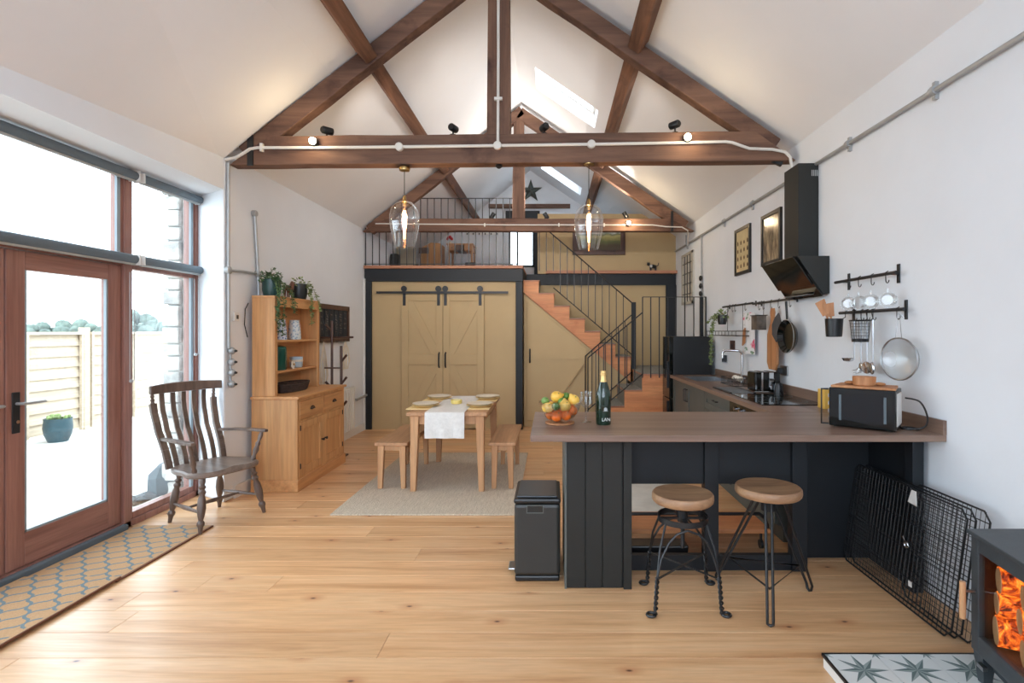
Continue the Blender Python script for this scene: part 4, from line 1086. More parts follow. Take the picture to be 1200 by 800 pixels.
# right wall conduit
RC = RX - .022
def wr(px, py): return WX(px, py, RC)
o = thing('wall_conduit', 'grey steel conduit running the length of the right wall', 'conduit', wr(994, 172))
zc = 2.85
ya = 2.1; yb = 9.15
MB().tube([(RC, ya, 2.845), (RC, yb, 2.88)], .015, 8).build('pipe', m_galv, o, True)
for px in (1094, 994, 925, 881, 848, 805):
    y = F * RC / (px - VX); MB().lathe([(.024, -.02), (.028, 0), (.024, .02)], (RC, y, 2.845 + .035 * (y - ya) / 7), 12, (0, 1, 0)).build('coupling', m_galv, o, True)
    MB().box(RC, RX, y - .012, y + .012, 2.80, 2.90).build('saddle', m_galv, o)
y = F * RC / (822 - VX)
MB().tube([(RC, y, 2.87), (RC, y, SZ(350, y))], .011, 8).build('drop_pipe', m_galv, o, True)
y0_ = F * RC / (804 - VX); MB().tube([(RC, y0_, 2.87), (RC, y0_, 3.03)], .010, 8).build('riser_pipe', m_galv, o, True)
o = thing('switch_column', 'three black round switches on a pipe on the right wall beside the barred mirror', 'switch', (RC, y, SZ(335, y)))
for py in (326, 335, 344): MB().ball((RC - .012, y, SZ(py, y)), .04, 12, 8, (.6, 1, 1)).build('switch_box', m_blackp, o, True)
# barred mirror on the right wall
MX = RX - .025
my0, my1 = F * MX / (812.5 - VX), F * MX / (799.6 - VX); mz1, mz0 = SZ(292.5, my0), SZ(355, my0)
o = thing('window_mirror', 'tall pale framed mirror with black bars on the right wall beyond the kitchen', 'mirror', (MX, (my0 + my1) / 2, mz0))
MB().box(MX, RX, my0, my1, mz0, mz1).build('mirror_plate', paint('aged_mirror', (196, 192, 182), .3, .03), o)
for a, b, c, d in ((my0, my0 + .05, mz0, mz1), (my1 - .05, my1, mz0, mz1), (my0, my1, mz0, mz0 + .04), (my0, my1, mz1 - .04, mz1)): MB().box(MX - .015, MX, a, b, c, d).build('frame', paint('pale_frame', (176, 170, 156), .6), o)
for i in range(1, 4): y = my0 + (my1 - my0) * i / 4; MB().box(MX - .01, MX, y - .006, y + .006, mz0, mz1).build('bar', m_black, o)
for i in range(1, 5): z = mz0 + (mz1 - mz0) * i / 5; MB().box(MX - .012, MX, my0, my1, z - .005, z + .005).build('bar', m_black, o)

# pictures
def wall_picture(px0, px1, t1, t0, b1, lab, art):
    X = RX - .025; ya = F * X / (px1 - VX); yb = F * X / (px0 - VX); zt = SZ(t1, ya); zb = SZ(b1, ya)
    o = thing('framed_print', lab, 'picture', (X, (ya + yb) / 2, zb))
    w = .035
    for a, b, c, d in ((ya, ya + w, zb, zt), (yb - w, yb, zb, zt), (ya + w, yb - w, zb, zb + w), (ya + w, yb - w, zt - w, zt)): MB().box(X, RX, a, b, c, d).build('frame', m_black, o)
    MB().box(X + .012, RX, ya + w, yb - w, zb + w, zt - w).build('print', art, o)
    return o, X, ya + w, yb - w, zb + w, zt - w
m_paper = paint('aged_print_paper', (204, 184, 138), .6, .04, 6)
o, X, ya, yb, zb, zt = wall_picture(860.5, 878, 261, 268, 318.5, 'tall black framed print with rows of small brown figures on the right wall', m_paper)
m = MB()
for r in range(4):
    for c in range(4):
        y = ya + (yb - ya) * (c + .5) / 4; z = zb + (zt - zb) * (.09 + .19 * r); h = random.uniform(.04, .062); m.prism([(X + .011, y - .016, z), (X + .011, y + .016, z), (X + .011, y + .022, z + h * .6), (X + .011, y, z + h), (X + .011, y - .02, z + h * .5)], (.001, 0, 0))
m.build('printed_figures', paint('print_brown', (96, 74, 50), .7, .3, 20), o, kind='stuff')
t = NT('photo_print'); v = t.coords((1, 3, .7)); a = t.noise(v, 6, 6, .7); t.col(t.ramp(a, [(.3, lin((60, 48, 40))), (.5, lin((132, 118, 98))), (.7, lin((196, 172, 136)))])); t.set(Roughness=.15)
wall_picture(891.5, 914, 242, 253, 306, 'larger black framed photographic print beside the extractor hood', t.m)
# landscape painting
PY = RY - .0
x0, x1 = SX(671, PY), SX(732.5, PY); z0, z1 = SZ(298.5, PY), SZ(256.5, PY)
o = thing('landscape_painting', 'wide brown framed landscape painting on the mustard loft wall', 'painting', ((x0 + x1) / 2, PY, z0))
for a, b, c, d in ((x0, x1, z0, z0 + .08), (x0, x1, z1 - .08, z1), (x0, x0 + .08, z0 + .08, z1 - .08), (x1 - .08, x1, z0 + .08, z1 - .08)): MB().box(a, b, PY - .03, PY + .02, c, d).build('frame', m_rackw, o, bevel=.004)
t = NT('painted_landscape'); tc = t.n('ShaderNodeTexCoord'); sp = t.n('ShaderNodeSeparateXYZ'); t.l(tc.outputs['Generated'], sp.inputs[0]); nz = t.noise(t.coords((1, 1, 2)), 5, 5)
h = t.math('ADD', sp.outputs['Z'], t.math('MULTIPLY', t.math('SUBTRACT', nz, .5), .35))
t.col(t.ramp(h, [(.15, lin((84, 70, 46))), (.35, lin((112, 118, 72))), (.5, lin((176, 168, 104))), (.6, lin((92, 100, 70))), (.68, lin((196, 200, 192)))])); t.set(Roughness=.4)
MB().box(x0 + .08, x1 - .08, PY - .01, PY + .01, z0 + .08, z1 - .08).build('canvas', t.m, o)
# cat figurine on the ledge
c = W(765, 317.3, RY - .06); o = thing('cat_figurine', 'black and white cat figurine on the loft ledge', 'figurine', c)
m = MB(); m.tube([c + Vector((-.05, 0, .075)), c + Vector((0, 0, .08)), c + Vector((.05, 0, .07))], [.028, .034, .03], 10)
for x in (-.045, -.03, .04, .055): m.tube([c + Vector((x, 0, .07)), c + Vector((x, 0, 0))], .010, 6)
m.build('body', m_blackp, o, True)
m = MB(); m.ball(c + Vector((-.075, -.005, .115)), .028, 10, 8)
for s in (-1, 1): m.lathe([(.012, 0), (.001, .028)], c + Vector((-.075 + s * .015, 0, .13)), 6)
m.build('head', m_blackp, o, True)
MB().ball(c + Vector((-.03, -.02, .08)), .026, 10, 8, (1, .6, 1)).build('white_bib', m_white, o, True)
MB().tube([c + Vector((.06, 0, .08)), c + Vector((.095, 0, .10)), c + Vector((.10, 0, .14))], .007, 6).build('tail', m_blackp, o, True)

# ------------------------------------------------------------ spot lights on the trusses
m_bulb = emit('lit_spot', (255, 226, 176), 30.0)
def spot(px, py, Y, lab, aim, lit=False, s=1.0, ztop=None):
    c = W(px, py, Y); o = thing('spotlight', lab, 'spotlight', c, group='small black spotlights on the trusses')
    a = Vector(aim).normalized(); L = .1 * s; r = .033 * s
    MB().lathe([(0, 0), (r * .7, .0), (r, .012), (r, L), (r * .9, L), (r * .85, L - .012), (0, L - .012)], c - a * L / 2, 16, a).build('can', m_blackp, o, True)
    zb = ztop
    e = c + a * (L / 2 + .01); dd = bpy.data.lights.new('spot_beam', 'SPOT'); dd.energy = 27; dd.color = (1, .92, .85); dd.spot_size = math.radians(120); dd.spot_blend = 1; dd.shadow_soft_size = .04
    lo = bpy.data.objects.new('spot_beam', dd); COL.objects.link(lo); lo.location = e; lo.rotation_euler = a.to_track_quat('-Z', 'Y').to_euler()
    MB().tube([c, (c.x, c.y, zb + .012)], .008, 6).build('stem', m_blackp, o, True); MB().lathe([(.03, 0), (.03, .012), (0, .014)], (c.x, c.y, zb), 12).build('base', m_blackp, o, True)
    return o
YS = Y1 + .06
spot(383, 153, YS, 'black spotlight on the near tie beam, leftmost of its row', (.5, .75, .06), ztop=3.215)
spot(531, 150, YS, 'black spotlight on the near tie beam, just left of the king post', (.2, .8, .08), ztop=3.232)
spot(638, 149, YS, 'black spotlight on the near tie beam, just right of the king post', (-.3, .75, .06), ztop=3.243)
spot(791, 146, YS, 'black spotlight on the near tie beam, rightmost of its row', (-.5, .75, .04), ztop=3.252)
YS2 = Y2 + .05
spot(577, 253, YS2, 'black spotlight on the far tie beam, left of its king post', (.5, 0, .8), ztop=3.192)
spot(640, 253, YS2, 'black spotlight on the far tie beam, right of its king post', (-.5, 0, .8), ztop=3.192)
spot(733, 252, YS2, 'black spotlight on the far tie beam beside its lit lamp', (-.5, 0, .8), ztop=3.192)
def litspot(px, py, Y, lab, e):
    c = W(px, py, Y); o = thing('lit_lamp', lab, 'lamp', c, group='lit warm lamps on the tie beams')
    MB().lathe([(0, 0), (.03, 0), (.034, .01), (.034, .05), (.028, .055), (.0, .052)], c + Vector((0, -.005, 0)), 16, (0, -1, 0)).build('housing', m_blackp, o, True)
    MB().ball(c + Vector((0, -.062, 0)), .03, 14, 10).build('bulb', m_bulb, o, True)
    lamp('lamp_glow', 'POINT', c + Vector((0, -.16, 0)), e, (1, .78, .5), shadow_soft_size=.03)
litspot(370, 168, Y1 - .0, 'lit warm lamp on the near tie beam, left side', 1.2)
litspot(804, 163.5, Y1 - .0, 'lit warm lamp on the near tie beam, right side', 1.2)
litspot(736, 262, Y2 - .0, 'lit warm lamp on the far tie beam above the painting', 4)
# pendants
m_fil = emit('filament', (255, 164, 90), 9.0)
def pendant(px, ycan, ytop, ybot, Y, lab):
    x = SX(px, Y); zc = SZ(ycan, Y); zt = SZ(ytop, Y); zb = SZ(ybot, Y); h = zt - zb
    o = thing('pendant_lamp', lab, 'pendant lamp', (x, Y, zc))
    MB().lathe([(0, 0), (.045, 0), (.05, -.01), (.045, -.03), (.012, -.035), (0, -.035)], (x, Y, zc), 16).build('ceiling_rose', m_brass, o, True)
    MB().tube([(x, Y, zc - .03), (x, Y, zt + .06)], .0035, 6).build('cord', m_black, o)
    MB().lathe([(.006, .055), (.014, .045), (.018, .0), (.03, -.006), (.018, -.012), (.016, -.04), (0, -.04)], (x, Y, zt), 14).build('lamp_holder', m_brass, o, True)
    MB().shell([(.028, 0), (.07, -.012), (.112, -.055), (.13, -.125), (.128, -.2), (.112, -.29), (.086, -h)], (x, Y, zt), 28).build('glass_shade', m_pend, o, True)
    b = MB().shell([(.0, -.05), (.014, -.055), (.02, -.08), (.036, -.13), (.036, -.16), (.02, -.21), (.012, -.3), (.01, -.36), (.0, -.365)], (x, Y, zt), 16).build('bulb', m_glass, o, True)
    m = MB()
    for k in range(6):
        t = k * PI / 3; m.tube([(x + .008 * math.cos(t), Y + .008 * math.sin(t), zt - .08), (x + .014 * math.cos(t + .5), Y + .014 * math.sin(t + .5), zt - .15), (x + .006 * math.cos(t + 1), Y + .006 * math.sin(t + 1), zt - .33)], .0026, 4)
    m.build('filament', m_fil, b)
    lamp('pendant_glow', 'POINT', (x, Y, zt - .14), 9.0, (1, .68, .36), shadow_soft_size=.02)
pendant(474, 196, 236, 290, Y1 + .05, 'clear glass pendant lamp with glowing filament, left one')
pendant(690, 189, 240, 292, Y1 + .05, 'clear glass pendant lamp with glowing filament, right one')
# ------------------------------------------------------------ peninsula
WT, WB = .93, .893
PX0, PX1, PY0, PY1 = -.115, RX, 2.90, 3.745
RXE = 1.555
m = MB(); m.prism([(PX0, PY0, WB), (PX1 - .002, PY0, WB), (PX1 - .002, PY1, WB), (PX0, PY1, WB)], (0, 0, WT - WB))
o = thing('worktop', 'brown wood effect worktop of the breakfast bar peninsula', 'worktop', (1, 3.3, WB))
m.build('top', m_work, o, bevel=.003)
MB().box(RX - .022, RX - .001, PY0, PY1, WT, 1.01).build('upstand', m_worky, o, bevel=.002)
o2 = thing('worktop', 'brown worktop run with hob and sink along the right wall', 'worktop', (1.85, 5.3, WB))
# cut-outs for the sink are left as a recess: strips round it
SKX0, SKX1, SKY0, SKY1 = 1.66, 2.05, 6.05, 6.62
m = MB(); m.box(RXE, RX - .002, PY1 + .001, SKY0, WB, WT); m.box(RXE, SKX0, SKY0, SKY1, WB, WT); m.box(SKX1, RX - .002, SKY0, SKY1, WB, WT); m.box(RXE, RX - .002, SKY1, 6.93, WB, WT)
m.build('top', m_worky, o2); MB().box(RX - .022, RX - .001, PY1 + .001, 6.93, WT, 1.01).build('upstand', m_worky, o2)
# end block
o = thing('peninsula_cabinet', 'dark grooved end cabinet carrying the left end of the breakfast bar', 'cabinet', (.27, 3.4, 0))
ex0, ex1, ey0, ey1 = .078, .468, 3.085, 3.7
MB().box(ex0 + .012, ex1 - .012, ey0 + .014, ey1, 0, WB - .001).build('carcass', m_cab, o)
for a, b in ((ex0 + .012, SX(686, ey0) - .002), (SX(686, ey0) + .002, SX(706, ey0) - .002), (SX(706, ey0) + .002, SX(729.5, ey0) - .002)):
    MB().box(a, b, ey0, ey0 + .014, 0.004, WB - .002).build('plank', m_cab, o, bevel=.002)
MB().box(SX(730.5, ey0), ex1, ey0 - .012, ey0 + .04, 0, WB - .002).build('corner_post', m_cab, o, bevel=.002)
MB().box(ex0, ex0 + .012, ey0 - .004, ey1, 0, WB - .002).build('side_panel', m_cabg, o, label='paler grey side panel')
# open frame behind the stools
FY0 = 3.33
o = thing('bar_support', 'blue black frame with two openings behind the bar stools', 'frame', (1.0, FY0, 0))
fz0, fz1 = .095, .54
MB().box(ex1 + .002, .957, FY0, FY0 + .03, fz1, WB - .002).build('upper_panel', m_navy, o)
MB().box(1.045, 1.505, FY0, FY0 + .03, fz1, WB - .002).build('upper_panel', m_navy, o)
MB().box(.957, 1.045, FY0 - .03, FY0 + .04, 0, WB - .002).build('post', m_navy, o, bevel=.003)
MB().box(1.505, 1.60, FY0 - .03, FY0 + .04, 0, WB - .002).build('post', m_navy, o, bevel=.003)
MB().box(ex1 + .002, .957, FY0 - .01, FY0 + .03, 0, fz0).build('bottom_rail', m_navy, o)
MB().box(1.045, 1.505, FY0 - .01, FY0 + .03, 0, fz0).build('bottom_rail', m_navy, o)
o = thing('end_panel', 'blue black end panel carrying the bar beside the right wall', 'panel', (2.1, 3.3, 0))
MB().box(2.07, 2.135, 3.03, 3.10, 0, WB - .002).build('post', m_navy, o, bevel=.003)
MB().box(2.10, 2.135, 3.10, 3.50, 0, WB - .002).build('side_board', m_navy, o)
MB().box(1.602, 2.135, 3.505, 3.53, 0, WB - .002).build('back_board', m_navy, o)
o = thing('low_trolley', 'low wooden board with black tube rail behind the bar openings', 'trolley', (1.0, 3.8, 0))
MB().box(.5, 1.5, 3.62, 3.98, .115, .145).build('deck', m_string, o, bevel=.004)
for z, r, xa, xb in ((.245, .012, .5, 1.49),):
    MB().tube([(xa, 3.64, z), (xb - .06, 3.64, z), (xb - .02, 3.65, z - .03), (xb, 3.65, z - .08), (xb, 3.65, .12)], r, 8).build('rail', m_black, o, True)
    MB().tube([(xa, 3.64, z), (xa, 3.64, .12)], r, 8).build('rail', m_black, o, True)
for x in (.55, 1.45):
    for y in (3.66, 3.94): MB().lathe([(.0, 0), (.03, 0), (.03, .02), (0, .02)], (x - .01, y, .03), 12, (1, 0, 0)).build('castor', m_black, o, True)
for x in (.55, 1.45):
    for y in (3.66, 3.94): MB().box(x - .006, x + .006, y - .01, y + .01, .03, .116).build('castor_bracket', m_black, o)
c = (.72, 3.7, .0); o = thing('storage_tub', 'dark rounded tub on the floor under the wooden board', 'tub', c)
MB().prism([(.52, 3.45, .10), (.9, 3.45, .10), (.89, 3.45, .03), (.865, 3.45, .004), (.555, 3.45, .004), (.53, 3.45, .03)][::-1], (0, .14, 0)).build('body', m_blackp, o, bevel=.01)
MB().box(.6, 1.28, 4.35, 5.45, 0.001, .01).build('kitchen_mat', paint('pale_mat', (206, 204, 198), .9, .05, 6, .3, 20), label='pale grey mat on the kitchen floor seen through the left bar opening', cat='mat', bevel=.003)

# kitchen run cabinets
def base_unit(y0, y1, kind, lab):
    X0, X1 = 1.59, RX - .01
    o = thing('base_cabinet', lab, 'cabinet', ((X0 + X1) / 2, (y0 + y1) / 2, 0), group='base cabinets under the right worktop')
    MB().box(X0 + .06, X1, y0 + .002, y1 - .002, 0, .12).build('plinth', m_cabg, o)
    if SKY0 < y1 and SKY1 > y0: MB().box(X0 + .02, X1, y0 + .002, y1 - .002, .12, .70).build('carcass', m_cabg, o)
    else: MB().box(X0 + .02, X1, y0 + .002, y1 - .002, .12, WB - .002).build('carcass', m_cabg, o)
    def front(a, b, c, d, nm):
        f = MB(); s_ = .07
        f.box(X0, X0 + .02, a, a + s_, c, d); f.box(X0, X0 + .02, b - s_, b, c, d); f.box(X0, X0 + .02, a + s_, b - s_, c, c + s_); f.box(X0, X0 + .02, a + s_, b - s_, d - s_, d); f.box(X0 + .01, X0 + .02, a + s_, b - s_, c + s_, d - s_)
        return f.build(nm, m_cabg, o)
    if kind == 'oven':
        d = MB().box(X0, X0 + .02, y0 + .005, y1 - .005, .3, .88).build('oven_door', m_gloss, o, bevel=.003)
        MB().tube([(X0, y0 + .06, .75), (X0 - .04, y0 + .06, .75), (X0 - .04, y1 - .06, .75), (X0, y1 - .06, .75)], .009, 8).build('handle', m_steel, d, True)
        for k in range(4): MB().lathe([(.018, 0), (.016, .025), (0, .026)], (X0, y0 + .12 + k * .12, .835), 12, (-1, 0, 0)).build('control_knob', m_chrome, d, True)
    elif kind == 'drawers':
        for c, d_ in ((.13, .43), (.435, .7), (.705, .88)):
            d = front(y0 + .004, y1 - .004, c, d_, 'drawer'); z = (c + d_) / 2 + .03; ym = (y0 + y1) / 2
            MB().tube([(X0, ym - .06, z), (X0 - .025, ym - .055, z), (X0 - .025, ym + .055, z), (X0, ym + .06, z)], .006, 6).build('handle', m_black, d, True)
    else:
        ym = (y0 + y1) / 2
        for a, b, hy in ((y0 + .004, ym - .002, ym - .04), (ym + .002, y1 - .004, ym + .04)):
            d = front(a, b, .13, .88, 'door'); MB().tube([(X0, hy, .68), (X0 - .028, hy, .685), (X0 - .028, hy, .815), (X0, hy, .82)], .007, 6).build('handle', m_black, d, True)
base_unit(3.76, 4.06, 'plain', 'narrow grey base cabinet at the inner corner of the worktop')
base_unit(4.06, 4.72, 'oven', 'black built in oven under the hob')
base_unit(4.72, 5.5, 'drawers', 'grey drawer unit with black handles next to the oven')
base_unit(5.5, 6.92, 'plain', 'grey two door sink cabinet with black bar handles next to the fridge')
# fridge
o = thing('fridge', 'black fridge at the far end of the worktop below the landing rail', 'fridge', (1.85, 7.2, 0))
MB().box(1.605, 2.11, 6.95, 7.36, 0.01, 1.43).build('cabinet', m_blackp, o, bevel=.006)
d = MB().box(1.55, 1.60, 6.952, 7.36, .62, 1.43).build('upper_door', m_gloss, o, bevel=.006); MB().box(1.53, 1.55, 7.0, 7.02, .75, 1.1).build('handle', m_black, d)
d = MB().box(1.55, 1.60, 6.952, 7.36, .02, .61).build('lower_door', m_gloss, o, bevel=.006); MB().box(1.53, 1.55, 7.0, 7.02, .3, .58).build('handle', m_black, d)
# hob
o = thing('hob', 'black glass induction hob reflecting the toaster', 'hob', (1.88, 4.4, WT))
MB().box(1.62, 2.12, 4.06, 4.76, WT + .0005, WT + .007).build('glass', m_gloss, o, bevel=.002)
for x, y, r in ((1.75, 4.24, .09), (1.98, 4.25, .075), (1.76, 4.58, .075), (1.98, 4.58, .1)):
    MB().shell([(r, 0), (r, .0006), (r - .003, .0006), (r - .003, 0)], (x, y, WT + .007), 28).build('cooking_zone', m_cabg, o)
# sink, tap, drying rack, roll-up mat
o = thing('sink', 'inset stainless steel sink in the right worktop', 'sink', (1.85, 6.3, WT))
m = MB(); a, b, c, d = SKX0 - .012, SKX1 + .012, SKY0 - .012, SKY1 + .012
m.box(a, SKX0 + .01, c, d, WT, WT + .004); m.box(SKX1 - .01, b, c, d, WT, WT + .004); m.box(SKX0 + .01, SKX1 - .01, c, SKY0 + .01, WT, WT + .004); m.box(SKX0 + .01, SKX1 - .01, SKY1 - .01, d, WT, WT + .004)
m.build('rim', m_steel, o)
m = MB(); x0, x1, y0, y1, z0 = SKX0 + .004, SKX1 - .004, SKY0 + .004, SKY1 - .004, .76
m.box(x0, x0 + .004, y0, y1, z0, WT); m.box(x1 - .004, x1, y0, y1, z0, WT); m.box(x0, x1, y0, y0 + .004, z0, WT); m.box(x0, x1, y1 - .004, y1, z0, WT); m.box(x0, x1, y0, y1, z0 - .004, z0)
m.build('basin', m_steel, o)
tx, ty = 2.10, 5.82
o = thing('kitchen_tap', 'tall chrome swan neck tap over the sink', 'tap', (tx, ty, WT))
P = [(tx, ty, WT), (tx, ty, 1.24)]
for i in range(1, 7): t = PI / 2 * i / 6; P.append((tx - .045 * (1 - math.cos(t)), ty, 1.24 + .045 * math.sin(t)))
P += [(tx - .15, ty + .06, 1.288)]
for i in range(1, 6): t = PI / 2 * i / 5; P.append((tx - .15 - .04 * math.sin(t), ty + .06 + .02 * math.sin(t), 1.288 - .04 * (1 - math.cos(t))))
P.append((tx - .19, ty + .08, 1.20))
MB().tube(P, .0135, 10).build('spout', m_chrome, o, True)
MB().lathe([(.026, 0), (.026, .05), (.02, .06)], (tx, ty, WT), 14).build('base', m_chrome, o, True)
MB().tube([(tx, ty, WT + .045), (tx - .0, ty - .07, WT + .06)], [.016, .012], 8).build('lever', m_chrome, o, True)
o = thing('drying_rack', 'black wire plate drying rack beside the sink', 'rack', (1.92, 5.65, WT))
m = MB(); rx0, rx1, ry0_, ry1_ = 1.84, 2.06, 5.36, 5.74
for z in (WT + .012, WT + .085): m.tube([(rx0, ry0_, z), (rx1, ry0_, z), (rx1, ry1_, z), (rx0, ry1_, z)], .004, 5, True)
m.build('frame', m_black, o)
m = MB()
for i in range(12):
    y = ry0_ + (ry1_ - ry0_) * (i + .5) / 12; m.tube([(rx0, y, WT + .012), (rx0, y, WT + .085)], .0025, 4); m.tube([(rx0 + .06, y, WT + .012), (rx0 + .09, y, WT + .09), (rx0 + .12, y, WT + .012)], .0025, 4); m.tube([(rx1, y, WT + .012), (rx1, y, WT + .085)], .0025, 4)
m.build('wires', m_black, o, kind='stuff')
for i, (y, r) in enumerate(((5.46, .032), (5.54, .03), (5.62, .032))):
    c = (1.95, y, WT + .065); MB().lathe([(0, 0), (r * .5, 0), (r, .02), (r * .96, .02), (r * .5, .008), (0, .008)], (1.95, y - .02, WT + .07), 16, (0, 1, .4)).build('bowl', m_cream, label='pale bowl standing on edge in the drying rack, %s' % ('nearest', 'middle', 'farthest')[i], cat='bowl', smooth=True, group='bowls in the drying rack')
o = thing('roll_up_mat', 'grey slatted roll up drying mat between sink rack and hob', 'mat', (1.75, 5.1, WT))
for i in range(18):
    y = 4.83 + i * .028; MB().tube([(1.63, y, WT + .006), (1.86, y, WT + .006)], .0055, 6).build('slat', m_steel, o, True)
for x in (1.635, 1.855): MB().box(x - .012, x + .012, 4.82, 5.32, WT + .0005, WT + .013).build('edge_strip', m_black, o)
# toaster
o = thing('toaster', 'black and chrome two slot toaster behind the hob', 'toaster', (1.98, 4.96, WT))
q = (1.87, 2.11, 4.86, 5.06)
MB().box(q[0], q[1], q[2], q[3], WT + .015, WT + .195).build('body', m_gloss, o, bevel=.02)
MB().box(q[0] - .004, q[1] + .004, q[2] - .004, q[3] + .004, WT + .004, WT + .018).build('base', m_chrome, o, bevel=.004)
MB().box(1.93, 1.945, q[2] - .005, q[2], WT + .02, WT + .19).build('chrome_band', m_chrome, o); MB().box(2.0, 2.04, q[2] - .008, q[2], WT + .06, WT + .19).build('chrome_band', m_chrome, o)
MB().box(2.0, 2.04, q[2] - .03, q[2] - .006, WT + .12, WT + .135).build('lever', m_blackp, o); MB().lathe([(.018, 0), (.016, .014), (0, .015)], (2.02, q[2] - .008, WT + .05), 16, (0, -1, 0)).build('dial', m_chrome, o, True)
for x in (1.93, 2.02): MB().box(x, x + .035, 4.89, 5.03, WT + .194, WT + .197).build('slot', m_black, o)
o = thing('kettle', 'small black kettle between the toaster and the wall', 'kettle', (2.08, 4.76, WT))
kc = (2.062, 4.80, WT)
MB().lathe([(0, 0), (.042, 0), (.042, .01), (.037, .07), (.028, .10), (.0, .11)], kc, 18).build('body', m_blackp, o, True)
MB().tube([(2.062, 4.765, WT + .085), (2.062, 4.74, WT + .08), (2.062, 4.74, WT + .04), (2.062, 4.765, WT + .025)], .007, 6).build('handle', m_blackp, o, True)
# sockets
def wall_box(px, py, w, h, mat_, nm, lab, cat, extra=None):
    y = F * (RX - .01) / (px - VX); z = SZ(py, y); o = thing(nm, lab, cat, (RX, y, z)); MB().box(RX - .012, RX, y - w / 2, y + w / 2, z - h / 2, z + h / 2).build('plate', mat_, o, bevel=.002); return o, y, z
o, y, z = wall_box(918.5, 434, .15, .09, m_steel, 'wall_socket', 'brushed steel double socket with black plug above the toaster', 'socket')
MB().box(RX - .06, RX - .012, y + .01, y + .06, z - .03, z + .02).build('plug', m_blackp, o, bevel=.006)
MB().tube([(RX - .05, y + .035, z - .03), (RX - .04, y + .035, z - .1), (RX - .06, y + .03, WT + .01)], .004, 6).build('plug_cord', m_blackp, o)
o, y, z = wall_box(849, 420, .2, .09, m_chrome, 'wall_socket', 'chrome double socket on the wall left of the tap', 'socket')
for k in (-.04, .04): MB().box(RX - .014, RX - .011, y + k - .025, y + k + .025, z - .025, z + .025).build('socket_face', m_blackp, o)
o, y, z = wall_box(858, 405, .15, .125, m_rackw, 'switch_plate', 'dark wooden switch plate on the wall above the tap', 'switch')
MB().box(RX - .017, RX - .012, y - .012, y + .012, z - .02, z + .02).build('rocker', m_black, o)
# hood
o = thing('extractor_hood', 'black angled glass extractor hood with tall square chimney', 'extractor hood', (2.1, 4.45, 1.8))
hy0, hy1 = 4.12, 4.73
pr = [(2.035 - .12 + .03, 2.085), (RX - .002, 2.085), (RX - .002, 1.80), (2.125, 1.795)]
X_ = lambda px: SX(px, hy0)
pr = [(X_(934), SZ(299.5, hy0)), (RX - .002, SZ(299.5, hy0)), (RX - .002, SZ(343.5, hy0)), (X_(965), SZ(345, hy0))]
MB().prism([(p[0], hy0, p[1]) for p in pr], (0, hy1 - hy0, 0)).build('body', m_cab, o, bevel=.003)
a = Vector((pr[0][0], 0, pr[0][1])); b = Vector((pr[3][0], 0, pr[3][1])); d = (b - a).normalized(); nr = Vector((-d.z, 0, d.x)); 
if nr.x > 0: nr = -nr
def panel(s0, s1, off, nm, ext=0.0):
    p = a + d * s0 + nr * off; q_ = a + d * s1 + nr * off
    MB().prism([(p.x, hy0 - ext, p.z), (q_.x, hy0 - ext, q_.z), (q_.x + nr.x * .012, hy0 - ext, q_.z + nr.z * .012), (p.x + nr.x * .012, hy0 - ext, p.z + nr.z * .012)], (0, hy1 - hy0 + 2 * ext, 0)).build(nm, m_gloss, o, bevel=.002)
L = (b - a).length
panel(-.012, L * .70, .022, 'upper_glass'); panel(L * .45, L + .005, .004, 'lower_glass')
MB().box(a.x + .12, RX - .03, hy0 + .1, hy1 - .1, pr[2][1] - .002, pr[2][1] + .003).build('filter', m_steel, o)
cy0_, cy1_ = 4.29, 4.55
MB().box(X_(944.5) + .02, RX - .002, cy0_, cy1_, pr[0][1] - .002, SZ(191, cy0_)).build('chimney', m_cab, o, bevel=.002)
for i in range(7): MB().box(SX(951 + i * 1.9, cy0_), SX(952 + i * 1.9, cy0_), cy0_ - .002, cy0_, SZ(206, cy0_), SZ(199, cy0_)).build('vent_slot', m_galv, o)

# ------------------------------------------------------------ wall rails and what hangs on them
HX = 2.105
def wrail(y0, y1, z, lab):
    o = thing('hanging_rail', lab, 'rail', (RX, (y0 + y1) / 2, z))
    MB().tube([(HX, y0 - .04, z), (HX, y1 + .04, z)], .011, 8).build('bar', m_black, o, True)
    for y in (y0 + .03, y1 - .03):
        MB().tube([(HX, y, z), (RX - .004, y, z)], .009, 8).build('bracket', m_black, o, True); MB().box(RX - .008, RX, y - .014, y + .014, z - (.06 if y0 < 4 else .028), z + (.06 if y0 < 4 else .028)).build('back_plate', m_black, o, bevel=.003)
    return o
def hook(o, y, z, L=.07, s=1): 
    P = [(HX, y + .0, z + .016)] + [(HX - .015, y, z + .008), (HX - .015, y, z - L * .6)]
    for i in range(6): t = PI * i / 5; P.append((HX - .015 - 0, y - s * .016 * (1 - math.cos(t)), z - L * .6 - .018 * math.sin(t)))
    return MB().tube(P, .003, 5)
r1 = wrail(5.57, 6.45, 1.795, 'black hanging rail above the tap, farthest of the four')
r2 = wrail(4.63, 5.48, 1.785, 'black hanging rail between hood and towel, with pan and boards')
r3 = wrail(3.27, 3.88, 1.86, 'upper black hanging rail right of the hood, holding glass mugs')
r4 = wrail(3.2, 3.82, 1.632, 'lower black hanging rail right of the hood, holding utensils')
def hk(rail, px, z, L=.07):
    y = F * (HX - .015) / (px - VX); hook(None, y, z, L).build('hook', m_black, rail, True); return y
for px in (858, 861, 873): hk(r1, px, 1.795, .09)
for px in (889, 894, 903, 912, 925): hk(r2, px, 1.785, .09)
for px in (994, 1006, 1021, 1038): hk(r3, px, 1.86, .07)
for px in (1001, 1009, 1016, 1023, 1051): hk(r4, px, 1.632, .07)
